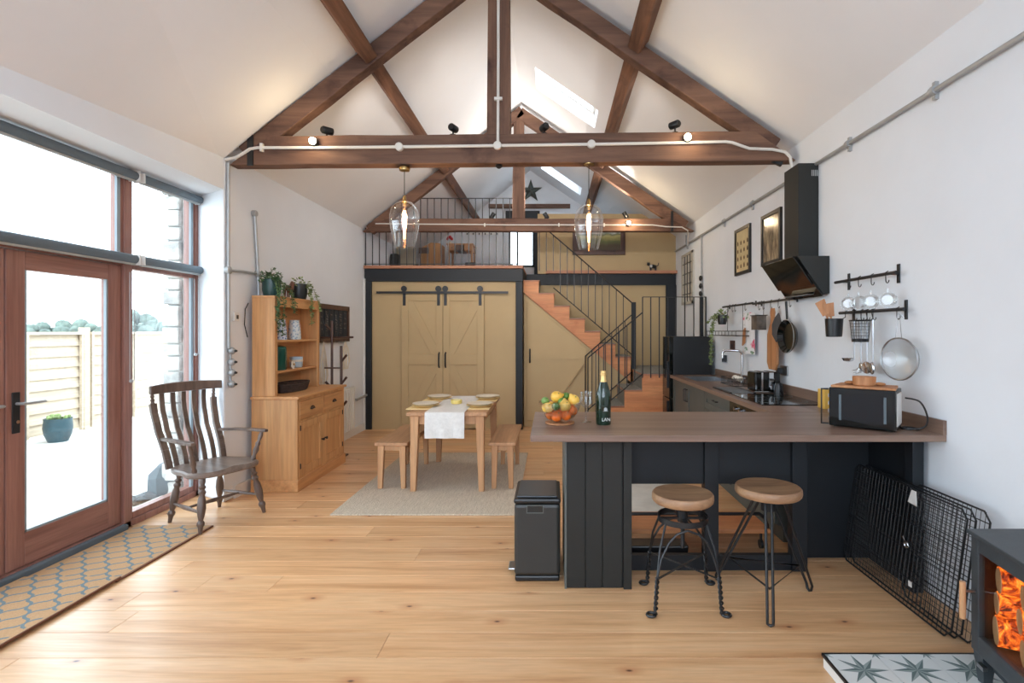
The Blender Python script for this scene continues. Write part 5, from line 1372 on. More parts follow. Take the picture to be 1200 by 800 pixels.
# glass mugs
for i, px in enumerate((992, 1004, 1018, 1038)):
    y = F * (HX - .04) / (px - VX); zt = 1.86 - .10
    o = thing('glass_mug', 'clear glass mug on the upper rail, %s' % ('nearest the hood', 'second from the hood', 'third from the hood', 'farthest from the hood')[i], 'mug', (HX - .03, y, zt - .06), group='glass mugs on the wall rail')
    ax = Vector((-.45, -.85, -.05)).normalized(); c = Vector((HX - .012, y + .03, zt - .065))
    MB().shell([(.0, 0), (.032, 0), (.044, .03), (.05, .075), (.047, .075), (.041, .03), (.03, .006), (0, .006)], c, 22, ax).build('cup', m_glass, o, True)
    u = Vector((0, 0, 1)); MB().tube([c + ax * .02 + u * .038, c + ax * .02 + u * .068, c + ax * .06 + u * .07, c + ax * .065 + u * .046], .005, 6).build('handle', m_glass, o, True)
# pot with spatulas
y = F * 2.0 / (984 - VX); zp = SZ(374, y)
o = thing('utensil_pot', 'black hanging pot at the left end of the lower rail', 'pot', (2.02, y, zp))
py_ = 3.74; pc = Vector((2.015, py_ + .03, 1.46))
MB().lathe([(0, 0), (.048, 0), (.052, .004), (.06, .13), (.055, .13), (.048, .01), (0, .01)], pc, 20).build('pot', m_blackp, o, True)
MB().tube([pc + Vector((.055, .0, .125)), (HX - .015, py_ + .02, 1.6), (HX - .014, py_ + .02, 1.643), (HX, py_ + .02, 1.646)], .003, 5).build('hanger', m_black, o)
for i, (dx, dy, h) in enumerate(((-.06, .055, .26), (-.03, .01, .24))):
    o = thing('wooden_spatula', ('wide flat wooden spatula leaning left in the hanging pot', 'second wooden spatula behind the first in the hanging pot')[i], 'spatula', pc)
    b_ = pc + Vector((0, -.01 + .02 * i, .02)); t_ = pc + Vector((dx * .7, dy * .5, h * .6)); e_ = pc + Vector((dx * 1.1, dy * 1.3, h))
    MB().tube([b_, t_], .007, 6).build('handle', m_board, o, True)
    MB().beam(t_, e_, .05, .008, (1, .8, 0), .075, .006).build('blade', m_board, o, bevel=.003)
# utensils
def utensil(px, kind, lab, L):
    y = F * (HX - .02) / (px - VX); z = 1.575; X = HX - .02
    o = thing('utensil', lab, 'utensil', (X, y, z), group='steel utensils on the lower rail')
    MB().tube([(X, y, z), (X, y, z - L)], [.006, .004], 6).build('handle', m_steel, o, True)
    zc = z - L
    if kind == 'ladle': MB().shell([(.0, 0), (.03, .01), (.042, .03), (.04, .03), (.028, .013), (0, .004)], (X - .03, y + .02, zc - .02), 16).build('head', m_chrome, o, True)
    elif kind == 'spoon': MB().ball((X - .005, y, zc - .035), .034, 14, 8, (.35, .8, 1.2)).build('head', m_chrome, o, True)
    elif kind == 'fork':
        m = MB(); m.ball((X, y, zc - .02), .026, 10, 6, (.4, .9, 1))
        for k in range(5): a = -.9 + .45 * k; m.tube([(X, y, zc - .02), (X - .012, y + .05 * math.sin(a), zc - .02 - .045 * math.cos(a)), (X - .035, y + .052 * math.sin(a), zc - .02 - .05 * math.cos(a))], .003, 5)
        m.build('head', m_chrome, o, True)
    else:
        m = MB(); m.lathe([(0, 0), (.04, .004), (.038, .006), (0, .002)], (X, y, zc - .035), 18, (-1, -.3, 0)); m.build('head', m_chrome, o, True)
utensil(1001, 'ladle', 'steel ladle, leftmost utensil under the lower rail', .27)
utensil(1009, 'fork', 'steel spaghetti server, second utensil under the lower rail', .29)
utensil(1016, 'skimmer', 'round steel skimmer, third utensil under the lower rail', .28)
utensil(1023, 'spoon', 'steel serving spoon, fourth utensil under the lower rail', .28)
# mesh basket
bc = Vector((2.02, 3.46, 1.43)); o = thing('mesh_basket', 'round black wire mesh basket hanging in front of the utensils', 'basket', bc)
MB().tube([bc + Vector((.058 * math.cos(t), .07 * math.sin(t), .14)) for t in [2 * PI * i / 20 for i in range(20)]], .005, 6, True).build('rim', m_black, o)
m = MB()
for i in range(22): t = 2 * PI * i / 22; m.tube([bc + Vector((.045 * math.cos(t), .055 * math.sin(t), 0)), bc + Vector((.057 * math.cos(t), .069 * math.sin(t), .14))], .0012, 4)
for k in range(1, 7): f_ = .045 + .012 * k / 7; m.tube([bc + Vector((f_ * math.cos(t), f_ * 1.2 * math.sin(t), .02 * k)) for t in [2 * PI * i / 16 for i in range(16)]], .0012, 4, True)
m.build('mesh', m_black, o, kind='stuff')
m = MB().lathe([(0, 0), (.047, 0), (.05, .022), (0, .022)], bc, 20); m.build('base', m_blackp, o)
for s in (-.03, .03): MB().tube([bc + Vector((.05, s, .14)), (HX - .02, bc.y + s, bc.z + .155), (HX - .014, bc.y + s + .03, 1.64), (HX, bc.y + s + .03, 1.645)], .003, 5).build('hanger', m_black, o)
# sieve
y = F * 2.08 / (1055 - VX); zc = 1.34; o = thing('sieve', 'large round wire sieve hanging at the right end of the lower rail', 'sieve', (2.08, y, zc))
cc = Vector((2.07, y, 1.335)); R = .125; axs = Vector((-1, -.25, 0)).normalized(); uu = Vector((0, 0, 1)); vv = axs.cross(uu)
MB().tube([cc + (uu * math.cos(t) + vv * math.sin(t)) * R for t in [2 * PI * i / 28 for i in range(28)]], .005, 6, True).build('rim', m_steel, o, True)
MB().shell([(R, 0), (R * .9, -.03), (R * .6, -.06), (.0, -.072)], cc, 24, axs).build('mesh_bowl', clear('wire_mesh', (.82, .84, .84, 1), .8, .25, .6, .4), o, True)
for s in (-.02, .02): MB().tube([cc + uu * R + vv * s, cc + uu * (R + .15) + vv * s * .3, (HX - .015, y - .02, 1.575)], .0025, 5).build('handle_wire', m_steel, o, True)
# frying pan
y = F * 2.08 / (925 - VX); cc = Vector((2.09, y, 1.455)); axs = Vector((-1, -.12, 0)).normalized(); R = .148
o = thing('frying_pan', 'black frying pan hanging on the rail under the hood', 'pan', cc)
MB().shell([(0, 0), (.115, 0), (R, .04), (R - .004, .04), (.112, .005), (0, .005)], cc, 30, axs).build('pan', m_gloss, o, True)
MB().tube([cc + axs * .04 + Vector((0, (R - .002) * math.sin(t), (R - .002) * math.cos(t))) for t in [2 * PI * i / 30 for i in range(30)]], .004, 6, True).build('rim', m_steel, o, True)
MB().beam(cc + Vector((-.03, 0, R)), cc + Vector((-.03, .02, R + .16)), .022, .014, (1, 0, 0), .026, .016).build('handle', m_blackp, o, bevel=.005)
# second pan behind
cc2 = cc + Vector((.0, .03, 0))
# trivet
y = F * 2.06 / (909 - VX); o = thing('pot_holder', 'dark grey felt pot holder hanging in front of the chopping board', 'pot holder', (2.04, y, 1.55))
q = [W(914, 366, 4.78), W(918, 380, 4.72), W(916, 392, 4.75), W(907.5, 401, 4.83), W(902.5, 392, 4.92), W(901.5, 380, 4.92), W(907, 372, 4.86)]
MB().prism([(2.05, p.y, p.z) for p in q], (.012, 0, 0)).build('pad', paint('grey_felt', (70, 68, 68), .9, .1), o, bevel=.004)
# chopping board
y0, y1 = 4.88, 5.12
o = thing('chopping_board', 'long wooden chopping board with handle on the rail', 'chopping board', (2.09, 5.0, 1.15))
Z = lambda py: SZ(py, 5.0); yc = 5.0
pts = [(yc + .03, Z(361)), (yc - .03, Z(361)), (yc - .045, Z(366)), (yc - .03, Z(373)), (yc - .035, Z(378)), (yc - .11, Z(392)), (yc - .115, Z(425)), (yc - .07, Z(433)), (yc + .07, Z(433)), (yc + .115, Z(425)), (yc + .11, Z(392)), (yc + .035, Z(378)), (yc + .03, Z(373)), (yc + .045, Z(366))]
MB().prism([(2.083, p[0], p[1]) for p in pts], (.02, 0, 0)).build('board', m_board, o, bevel=.004)
# metal tin on rail
y = 5.22; o = thing('hanging_tin', 'square dark metal tin hanging on the rail left of the chopping board', 'tin', (2.07, y, 1.6))
m = MB(); zt = SZ(369.5, y); zb = SZ(386, y); m.box(2.0, 2.004, y - .07, y + .07, zb, zt); m.box(2.09, 2.094, y - .07, y + .07, zb, zt); m.box(2.004, 2.09, y - .07, y - .066, zb, zt); m.box(2.004, 2.09, y + .066, y + .07, zb, zt); m.box(2.0, 2.094, y - .07, y + .07, zb - .004, zb)
m.build('box', paint('weathered_tin', (80, 72, 64), .5, .5, 10), o)
MB().tube([(2.0, y - .09, zt), (2.0, y + .09, zt), (2.094, y + .09, zt), (2.094, y - .09, zt)], .005, 6, True).build('rim', m_black, o)
MB().tube([(2.094, y, zt), (2.1, y, 1.79)], .003, 5).build('hanger', m_black, o)
# tea towel
y0, y1 = F * 2.11 / (883 - VX), F * 2.11 / (869 - VX); zt, zb = 1.70, SZ(415, 5.6)
m = MB(); nx = 12
for i in range(nx):
    a = y0 + (y1 - y0) * i / nx; b = y0 + (y1 - y0) * (i + 1) / nx; xa = 2.12 + .012 * math.sin(i * 1.3); xb = 2.12 + .012 * math.sin((i + 1) * 1.3)
    m.hexa([(xa, a, zb), (xa + .006, a, zb), (xb + .006, b, zb), (xb, b, zb), (xa, a, zt), (xa + .006, a, zt), (xb + .006, b, zt), (xb, b, zt)])
t = NT('floral_towel'); v = t.coords(); a = t.noise(v, 7, 3); b = t.noise(t.coords((1, 1, 1.3)), 10, 2)
t.col(t.mix(t.ramp(a, [(.60, (0, 0, 0, 1)), (.66, (1, 1, 1, 1))]), t.mix(t.ramp(b, [(.62, (0, 0, 0, 1)), (.68, (1, 1, 1, 1))]), lin((224, 222, 220)), lin((120, 140, 110))), lin((214, 96, 120)))); t.set(Roughness=.9)
m.build('tea_towel', t.m, label='white tea towel with pink floral print hanging on the far rail', cat='towel', smooth=True)
o = thing('clothes_pegs', 'small bundle of wooden pegs hanging over the tea towel', 'pegs', (2.10, 5.75, 1.4))
for i in range(4): MB().beam((2.095, 5.72 + .015 * i, SZ(384 + i, 5.75)), (2.095, 5.73 + .02 * i, SZ(402 + i, 5.75)), .012, .01).build('peg', m_board, o)
# wire shelf and its plant
y0, y1 = 5.62, 6.66; zs = SZ(393, 6.1)
o = thing('wire_shelf', 'small black wire shelf hanging from the far rail', 'shelf', (2.05, 6.1, zs))
m = MB()
for z in (zs, zs + .05): m.tube([(1.96, y0, z), (2.1, y0, z), (2.1, y1, z), (1.96, y1, z)], .005, 6, True)
for i in range(10): y = y0 + (y1 - y0) * i / 9; m.tube([(1.96, y, zs + .05), (1.96, y, zs), (2.1, y, zs)], .003, 5)
m.build('frame', m_black, o)
for y in (5.8, 6.3): MB().tube([(2.1, y, zs + .05), (2.1, y, 1.795)], .003, 5).build('hanger', m_black, o)
trailing((2.02, 6.25, 1.58), .055, .11, (30, 32, 34), m_leaf2, 'trailing plant in a black pot hanging on the far rail above the tap',
         [[(.0, .04, .1), (-.06, .10, .06), (-.08, .14, -.1), (-.08, .16, -.3), (-.08, .17, -.45)], [(.0, .05, .1), (-.02, .18, .08), (-.04, .30, -.05), (-.04, .32, -.3), (-.04, .34, -.5)], [(.0, .02, .1), (-.05, .05, .13), (-.07, .14, .06), (-.07, .2, -.1)], [(0, 0, .1), (-.02, .35, .1), (-.03, .5, .02)]], 60)
MB().tube([(2.075, 6.25, 1.68), (2.1, 6.25, 1.79)], .003, 5).build('plant_hook', m_black, label='thin black hook holding the hanging plant pot', cat='hook')

# ------------------------------------------------------------ on the peninsula
# microwave (turned towards the room)
ca = Vector((1.665, 3.175, WT)); cb = Vector((1.925, 2.955, WT)); ux = (cb - ca); Wd = ux.length; ang = math.atan2(ux.y, ux.x)
o = thing('microwave', 'black microwave oven on the breakfast bar near the wall', 'microwave', ca, ang)
M = ROOTM[o.name_full]; D = .22; Hh = .235
def lb(x0, x1, y0, y1, z0, z1, nm, mt, par=None, bv=0): return MB().box(x0, x1, y0, y1, z0, z1).xform(M).build(nm, mt, par or o, bevel=bv)
lb(0, Wd, .025, D, .008, Hh, 'case', m_blackp, None, .004)
dr = lb(0, Wd, 0, .024, .008, Hh, 'door', m_gloss, None, .006)
lb(.06, Wd - .05, -.002, .0, .04, Hh - .035, 'window', paint('dark_glass', (10, 14, 18), .06), dr)
m_trim = paint('dark_trim', (84, 96, 102), .4)
for a, b in ((.055, .068), (Wd - .058, Wd - .045)): lb(a, b, -.004, -.001, .045, Hh - .04, 'trim_strip', m_trim, dr)
lb(Wd, Wd + .003, .035, D - .01, .03, Hh - .02, 'side_label', m_white, None)
h = MB().tube([(-.0, -.005, Hh - .01), (-.035, -.02, Hh - .01), (-.035, -.02, .02), (0, -.005, .02)], .006, 8).xform(M).build('handle', m_black, o, True)
for i in range(4): lb(-.004, 0, .005, .022, .04 + i * .045, .06 + i * .045, 'control_button', m_chrome, None)
for x in (.03, Wd - .03):
    for y in (.04, D - .03): MB().lathe([(.012, 0), (.012, .008)], (x, y, 0), 10).xform(M).build('foot', m_blackp, o)
o = thing('wooden_board', 'flat wooden board lying on top of the microwave', 'board', M @ Vector((.17, .11, Hh)), ang); Mb = M
MB().prism([(.01, .0, Hh + .001), (Wd - .0, .0, Hh + .001), (Wd - .015, D - .01, Hh + .001), (.02, D - .01, Hh + .001)], (0, 0, .014)).xform(M).build('board', m_board, o, bevel=.003)
o = thing('serving_dish', 'round wooden serving dish with ear handles on the board', 'dish', M @ Vector((.17, .11, Hh + .015)), ang)
MB().lathe([(0, 0), (.056, 0), (.06, .004), (.062, .052), (.056, .052), (.054, .012), (0, .012)], M @ Vector((.17, .09, Hh + .0155)), 24).build('bowl', m_board, o, True)
for s in (-1, 1): MB().ball(M @ Vector((.17 + s * .078, .11, Hh + .026)), .03, 12, 8, (1, 1, .35)).build('ear_handle', m_board, o, True)
q = ca + Vector((-.03, .34, 0)); o = thing('yellow_box', 'small yellow cardboard box behind the microwave', 'box', q)
q = W(966, 476, 4.0); MB().box(SX(963, 3.9), SX(975, 3.9), 3.86, 3.96, WT + .001, SZ(456, 3.9)).build('box', paint('yellow_card', (222, 178, 84), .6), o, bevel=.003)
P = [Vector((2.02, 3.02, 1.12)), Vector((2.09, 3.0, 1.1)), Vector((2.125, 2.99, 1.02)), Vector((2.12, 3.0, .96)), Vector((2.08, 3.03, .94)), Vector((2.04, 3.06, .937)), Vector((2.05, 3.1, .937)), Vector((2.1, 3.1, .937)), Vector((2.12, 3.06, .937)), Vector((2.09, 3.02, .94)), Vector((2.05, 3.04, .945))]
MB().tube(smooth(P), .005, 6).build('power_cable', m_blackp, label='coiled black power cable beside the microwave', cat='cable', smooth=True)
# champagne bottle
c = Vector((.32, 3.25, WT)); o = thing('champagne_bottle', 'dark green champagne bottle with gold foil neck', 'bottle', c)
t = NT('bottle_glass'); t.col(lin((16, 40, 26))); t.set(Roughness=.06, Coat_Weight=.5)
MB().lathe([(0, 0), (.044, 0), (.046, .006), (.046, .17), (.043, .195), (.032, .23), (.022, .26), (0, .26)], c, 28).build('glass_body', t.m, o, True)
MB().lathe([(.025, .222), (.031, .222), (.0235, .25), (.0165, .275), (.016, .30), (.02, .302), (.02, .31), (.016, .313), (.0165, .322), (.013, .327), (0, .328)], c, 24).build('foil', paint('gold_foil', (224, 186, 120), .35, .05, 10, metal=.5), o, True)
text_mesh('label_text', 'LAN', .028, m_white, o, (.012, -.0474, .026), (PI / 2, 0, math.radians(8)))
MB().box(c.x - .006, c.x + .024, c.y - .0475, c.y - .0468, c.z + .085, c.z + .088).build('label_crest', m_galv, o)
MB().lathe([(0, 0), (.011, 0), (.007, .006), (.011, .012), (0, .012)], c + Vector((.009, -.0465, .098)), 8, (0, -1, 0)).build('label_crest', m_galv, o)
# wine glass
c = Vector((.219, 3.33, WT)); o = thing('wine_glass', 'cut crystal wine glass between fruit bowl and bottle', 'glass', c)
MB().shell([(0, 0), (.034, 0), (.034, .002), (.01, .006), (.0055, .012), (.005, .04), (.009, .06), (.0055, .075), (.006, .085), (.03, .105), (.038, .13), (.037, .165), (.039, .188), (.037, .188), (.0355, .165), (.036, .13), (.028, .107), (.0, .092)], c, 24).build('glass', m_glass, o, True)
# fruit bowl
c = Vector((.053, 3.27, WT)); o = thing('fruit_bowl', 'faceted clear bowl on a wooden foot at the left end of the bar', 'bowl', c)
MB().lathe([(0, 0), (.085, 0), (.09, .004), (.09, .012), (0, .012)], c, 28).build('foot', m_board, o, True)
MB().shell([(0, .014), (.06, .015), (.095, .045), (.12, .085), (.136, .135), (.133, .136), (.117, .087), (.092, .049), (.058, .019), (0, .018)], c, 12).build('bowl', m_glass, o)
fr = [('orange', (222, 104, 30), (-.02, -.066, .055), .034), ('orange', (222, 104, 30), (.036, -.06, .06), .033), ('orange', (226, 112, 34), (.075, -.03, .085), .033), ('orange', (220, 110, 36), (-.055, -.035, .06), .032), ('orange', (230, 120, 40), (.0, .035, .055), .034), ('orange', (226, 116, 34), (.055, .045, .07), .032),
      ('lemon', (224, 180, 76), (-.075, -.055, .105), .034), ('lemon', (214, 172, 82), (.03, -.05, .115), .038), ('lemon', (236, 190, 84), (.085, -.01, .145), .036), ('lemon', (228, 178, 70), (-.02, .0, .165), .037), ('lemon', (226, 176, 76), (-.05, .05, .10), .034),
      ('lime', (66, 104, 42), (-.025, -.07, .115), .025), ('lime', (84, 124, 48), (.04, .03, .165), .025), ('lime', (110, 140, 70), (-.09, .0, .14), .026), ('lime', (92, 130, 52), (.01, -.02, .14), .023)]
side = {'orange': ['low at the front left', 'low at the front centre', 'low at the right', 'low at the left edge', 'hidden low in the middle', 'low at the back right'], 'lemon': ['at the left front', 'big one at the front centre', 'upright at the right rim', 'on top of the pile', 'at the back left'], 'lime': ['dark one at the front centre', 'on top right of the pile', 'against the left rim', 'pale one in the middle']}
cnt = {}
mats = {}
for k, col, p, r in fr:
    i = cnt.get(k, 0); cnt[k] = i + 1
    mt = mats.setdefault((k, col), paint('%s_peel_%d' % (k, len(mats)), col, .4, .08, 20, .15, 300))
    pos = c + Vector(p)
    ft = thing(k, '%s in the fruit bowl, %s' % (k, side[k][i]), k, pos, group='%ss in the fruit bowl' % k)
    m = MB(); m.ball(pos, r, 16, 10, (1, 1, .95) if k != 'lemon' else (1, .92, .95))
    if k == 'lemon':
        ax = Vector((random.uniform(-.6, .6), -.2, 1)).normalized() if i in (1, 2) else Vector((1, .2, .3)).normalized(); m.lathe([(r * .55, 0), (r * .3, r * .28), (r * .14, r * .5), (0, r * .52)], pos + ax * r * .78, 10, ax)
    m.build('peel', mt, ft, True)
    MB().lathe([(.004, 0), (.003, .003), (0, .004)], pos + Vector((.3, -.6, .6)).normalized() * r * .97, 6, (.3, -.6, .6)).build('stalk_end', m_leaf, ft)

# ------------------------------------------------------------ pedal bin
o = thing('pedal_bin', 'tall black rectangular pedal bin beside the breakfast bar', 'bin', (-.084, 3.35, 0))
MB().box(-.218, .05, 3.17, 3.55, .0, .035).build('base', m_blackp, o, bevel=.01)
MB().box(-.222, .054, 3.165, 3.555, .035, .465).build('body', paint('bin_black', (44, 44, 42), .4, .06), o, bevel=.02)
MB().box(-.225, .057, 3.162, 3.558, .466, .498).build('rim', m_blackp, o, bevel=.012)
MB().box(-.205, .037, 3.185, 3.535, .498, .508).build('lid', paint('bin_lid', (50, 56, 62), .3, .05), o, bevel=.008)
g = MB(); hx0, hx1, hz0, hz1 = SX(618, 3.165), SX(636, 3.165), SZ(600, 3.165), SZ(592.5, 3.165)
for q in ((hx0 - .006, hx1 + .006, hz0 - .006, hz0), (hx0 - .006, hx1 + .006, hz1, hz1 + .006), (hx0 - .006, hx0, hz0, hz1), (hx1, hx1 + .006, hz0, hz1)): g.box(q[0], q[1], 3.160, 3.1655, q[2], q[3])
g.build('grip_frame', m_cabg, o); MB().box(hx0, hx1, 3.163, 3.1655, hz0, hz1).build('grip_recess', m_gloss, o)
MB().box(-.265, -.2, 3.25, 3.36, .03, .045).build('pedal', m_steel, o, bevel=.006)

# ------------------------------------------------------------ stools
def seat_mb(c, r, th):
    return MB().lathe([(0, 0), (r * .93, 0), (r * .985, .01), (r, .02), (r * .99, th - .008), (r * .95, th), (r * .7, th - .006), (0, th - .010)], c, 36)
S1 = Vector((.735, 2.96, 0)); o = thing('bar_stool', 'left bar stool with round wooden seat on twisted wire legs', 'bar stool', S1)
seat_mb(S1 + Vector((0, 0, .548)), .17, .052).build('seat', m_seat, o, True)
MB().tube([S1 + Vector((0, 0, .29)), S1 + Vector((0, 0, .55))], .011, 10).build('screw', m_black, o, True)
m = MB()
for i in range(22): m.tube([S1 + Vector((.0115 * math.cos(t + .0), .0115 * math.sin(t), .30 + i * .009 + .0015 * t)) for t in [2 * PI * k / 8 for k in range(8)]], .002, 4, True)
m.build('screw_thread', m_black, o)
MB().shell([(.135, .445), (.138, .445), (.138, .475), (.132, .475), (.132, .445), (.135, .445)], S1, 36).build('ring', m_black, o, True)
m = MB(); m.box(S1.x - .135, S1.x + .135, S1.y - .012, S1.y + .012, .452, .462); m.box(S1.x - .012, S1.x + .012, S1.y - .135, S1.y + .135, .452, .462); m.lathe([(.03, .44), (.03, .50), (.016, .51)], S1, 14); m.build('hub', m_black, o)
MB().tube([S1 + Vector((.0, 0, .49)), S1 + Vector((.08, -.04, .50))], .005, 6).build('lock_handle', m_black, o)
MB().lathe([(.05, 0), (.05, .006)], S1 + Vector((0, 0, .542)), 16).build('seat_plate', m_black, o)
ft = [(-.187, -.175), (.165, -.175), (-.165, .18), (.187, .18)]
tops = [(-.11, -.075), (.11, -.075), (-.11, .075), (.11, .075)]
for (fx_, fy_), (ax_, ay_) in zip(ft, tops):
    A = S1 + Vector((ax_, ay_, .455)); K = S1 + Vector((fx_ * .93, fy_ * .93, .20)); B = S1 + Vector((fx_, fy_, .012)); m = MB()
    A2 = S1 + Vector((0, ay_ * 1.45, .425))
    m.tube([A, A * .5 + K * .5 + Vector((fx_ * .06, fy_ * .06, 0)), K], .0065, 6)
    m.tube([A2, S1 + Vector((ax_ * .55, ay_ * 1.5, .405)), S1 + Vector((ax_ * .95, ay_ * 1.6, .36)), S1 + Vector((fx_ * .8, fy_ * .84, .29)), K + Vector((0, 0, .0))], .0065, 6)
    for s in (0, PI):
        P = []
        for i in range(25):
            t = i / 24; q = K + (B - K) * t; P.append(q + Vector((.007 * math.cos(s + t * 22), .007 * math.sin(s + t * 22), 0)))
        m.tube(P, .0062, 5)
    m.tube([B + Vector((.022 * math.cos(t) * (1 if fx_ > 0 else -1) + .022 * (1 if fx_ > 0 else -1) , .022 * math.sin(t), -.003)) for t in [PI + 2 * PI * i / 12 for i in range(12)]], .0075, 6, True)
    m.build('leg', m_black, o, True)
for a, b in ((0, 3), (1, 2)):
    pa = S1 + Vector((ft[a][0] * .95, ft[a][1] * .95, .19)); pb = S1 + Vector((ft[b][0] * .95, ft[b][1] * .95, .19)); pb.z += .006 * a
    MB().beam(pa, pb, .012, .004).build('cross_brace', m_black, o)
S2 = Vector((1.215, 2.965, 0)); o = thing('bar_stool', 'right bar stool with round wooden seat on straight hairpin legs', 'bar stool', S2)
seat_mb(S2 + Vector((0, 0, .585)), .178, .05).build('seat', m_seat, o, True)
MB().lathe([(.04, .50), (.04, .575), (.09, .578), (.09, .585)], S2, 18).build('hub', m_black, o)
F2 = [Vector((-.105, -.285, 0)), Vector((.27, .08, 0)), Vector((-.215, .215, 0))]
K2 = []
for f_ in F2:
    d = f_.normalized(); sd = d.cross(Vector((0, 0, 1))); foot = S2 + f_ + Vector((0, 0, .008))
    q_ = .016 if f_ is F2[0] else .06; T1 = S2 + d * .05 + sd * q_ + Vector((0, 0, .578)); T2 = S2 + d * .05 - sd * q_ + Vector((0, 0, .578)); k_ = .014 if f_ is F2[0] else .022
    T1 = S2 + d * .06 + sd * .03 + Vector((0, 0, .578)) if False else T1
    lo = foot + Vector((0, 0, .035))
    m = MB().tube([T1, lo + sd * k_, foot + sd * .014 + Vector((0, 0, .008)), foot, foot - sd * .014 + Vector((0, 0, .008)), lo - sd * k_, T2], .0075, 8); m.build('leg', m_black, o, True)
    K2.append(foot + (S2 + d * .03 + Vector((0, 0, .578)) - foot) * .27)
MB().tube(K2, .006, 6, True).build('stretcher', m_black, o, True)

# ------------------------------------------------------------ folded dog crate
def crate(xb, xt, y0, y1, h, lab, nv, nh):
    o = thing('folded_dog_crate', lab, 'crate panel', (xb, (y0 + y1) / 2, 0), group='folded black wire crate panels')
    r = .005
    def P(y, z): return (xb + (xt - xb) * z / h, y, z + .006)
    e = .04
    MB().tube([P(y0, e), P(y0 + e, 0), P(y1 - e, 0), P(y1, e), P(y1, h - e), P(y1 - e, h), P(y0 + e, h), P(y0, h - e)], r, 6, True).build('frame', m_black, o, True)
    m = MB()
    for i in range(1, nv): y = y0 + (y1 - y0) * i / nv; m.tube([P(y, 0), P(y, h)], .0018, 4, cap=False)
    m.build('vertical_wires', m_black, o, kind='stuff')
    m = MB()
    for i in range(1, nh): z = h * i / nh; m.tube([P(y0, z), P(y1, z)], .003 if i % 3 == 0 else .0018, 4, cap=False)
    m.build('horizontal_wires', m_black, o, kind='stuff')
    return o
crate(1.93, 2.02, 2.56, 3.50, .62, 'black wire crate panel leaning nearest the room', 30, 13)
crate(1.965, 2.045, 2.54, 3.47, .625, 'black wire crate panel leaning behind the first one', 30, 13)
crate(2.0, 2.08, 2.5, 3.02, .63, 'short black wire crate panel closest to the wall', 18, 13)
p = WX(1072, 574, 2.005); MB().prism([(2.0, p.y + .05, .545), (2.0, p.y - .02, .54), (2.0, p.y - .015, .62), (2.0, p.y + .02, .62)], (.004, 0, 0)).build('paper_tag', m_white, label='white paper tag on the top edge of the wire crate', cat='tag')
p = WX(1064, 637, 1.95); o = thing('crate_latch', 'silver metal latch clip on the wire crate', 'latch', p)
MB().tube([p + Vector((-.01, .03, .03)), p + Vector((-.01, 0, 0)), p + Vector((-.01, -.02, -.01))], .005, 6).build('bar', m_chrome, o, True); MB().tube([p + Vector((-.01, .014 * math.cos(t), .014 * math.sin(t) - .005)) for t in [2 * PI * i / 10 for i in range(10)]], .004, 6, True).build('ring', m_chrome, o, True)
p = WX(1066, 684, 1.925); MB().box(p.x, p.x + .004, p.y - .012, p.y + .012, p.z - .014, p.z + .014).build('care_label', m_white, label='tiny white square label low on the wire crate', cat='label')

# ------------------------------------------------------------ hearth and stove
hx0, hx1, hy0, hy1, hz = 1.21, RX, 1.25, 2.37, .06
o = thing('hearth', 'raised tiled hearth with grey star pattern in the right corner', 'hearth', (1.7, 1.8, 0))
MB().box(hx0 + .006, hx1 - .002, hy0, hy1 - .006, 0, hz - .008).build('slab', m_white, o)
MB().box(hx0, hx0 + .008, hy0, hy1, hz - .012, hz + .001).build('edge_trim', m_black, o); MB().box(hx0, hx1 - .002, hy1 - .008, hy1, hz - .012, hz + .001).build('edge_trim', m_black, o)
t = NT('star_tile'); tc = t.n('ShaderNodeTexCoord'); sp = t.n('ShaderNodeSeparateXYZ'); t.l(tc.outputs['Object'], sp.inputs[0])
def star(xo, yo, R, r0, n):
    an = t.math('MULTIPLY', t.math('ARCTAN2', yo, xo), n / (2 * PI)); an = t.math('ADD', an, 16.0)
    fr_ = t.math('FRACT', an); tri = t.math('MULTIPLY', t.math('ABSOLUTE', t.math('SUBTRACT', fr_, .5)), 2.0)   # 1 on the point axis
    inv = t.math('ADD', t.math('MULTIPLY', tri, 1 / R), t.math('MULTIPLY', t.math('SUBTRACT', 1.0, tri), 1 / r0))
    ln = t.math('SQRT', t.math('ADD', t.math('MULTIPLY', xo, xo), t.math('MULTIPLY', yo, yo)))
    return t.math('LESS_THAN', t.math('MULTIPLY', ln, inv), 1.0), t.math('LESS_THAN', fr_, .5)
mk, half = star(sp.outputs['X'], sp.outputs['Y'], .108, .036, 8)
axx = t.math('SUBTRACT', .1125, t.math('ABSOLUTE', sp.outputs['X'])); ayy = t.math('SUBTRACT', .1125, t.math('ABSOLUTE', sp.outputs['Y']))
mk2, half2 = star(axx, ayy, .04, .014, 8)
base = lin((206, 210, 208)); tone = t.mix(half, lin((96, 112, 112)), lin((140, 152, 150)))
cc_ = t.mix(mk2, base, t.mix(half2, lin((120, 132, 132)), lin((150, 160, 158)))); t.col(t.mix(mk, cc_, tone)); t.set(Roughness=.25)
tile0 = None; ts = .225
k = 0
for j in range(5):
    for i in range(5):
        x0 = hx0 + .009 + i * ts; x1 = min(x0 + ts, hx1 - .003); y1 = hy1 - .009 - j * ts; y0 = max(y1 - ts, hy0)
        if x1 - x0 < .02: continue
        ob = MB().box(-ts / 2 + .001, x1 - x0 - ts / 2 - .001, ts / 2 - (y1 - y0) + .001, ts / 2 - .001, -.008, 0).build('tile', t.m)
        ob.location = (x0 + ts / 2 - 1.7, y1 - ts / 2 - 1.8, hz); ob.parent = o
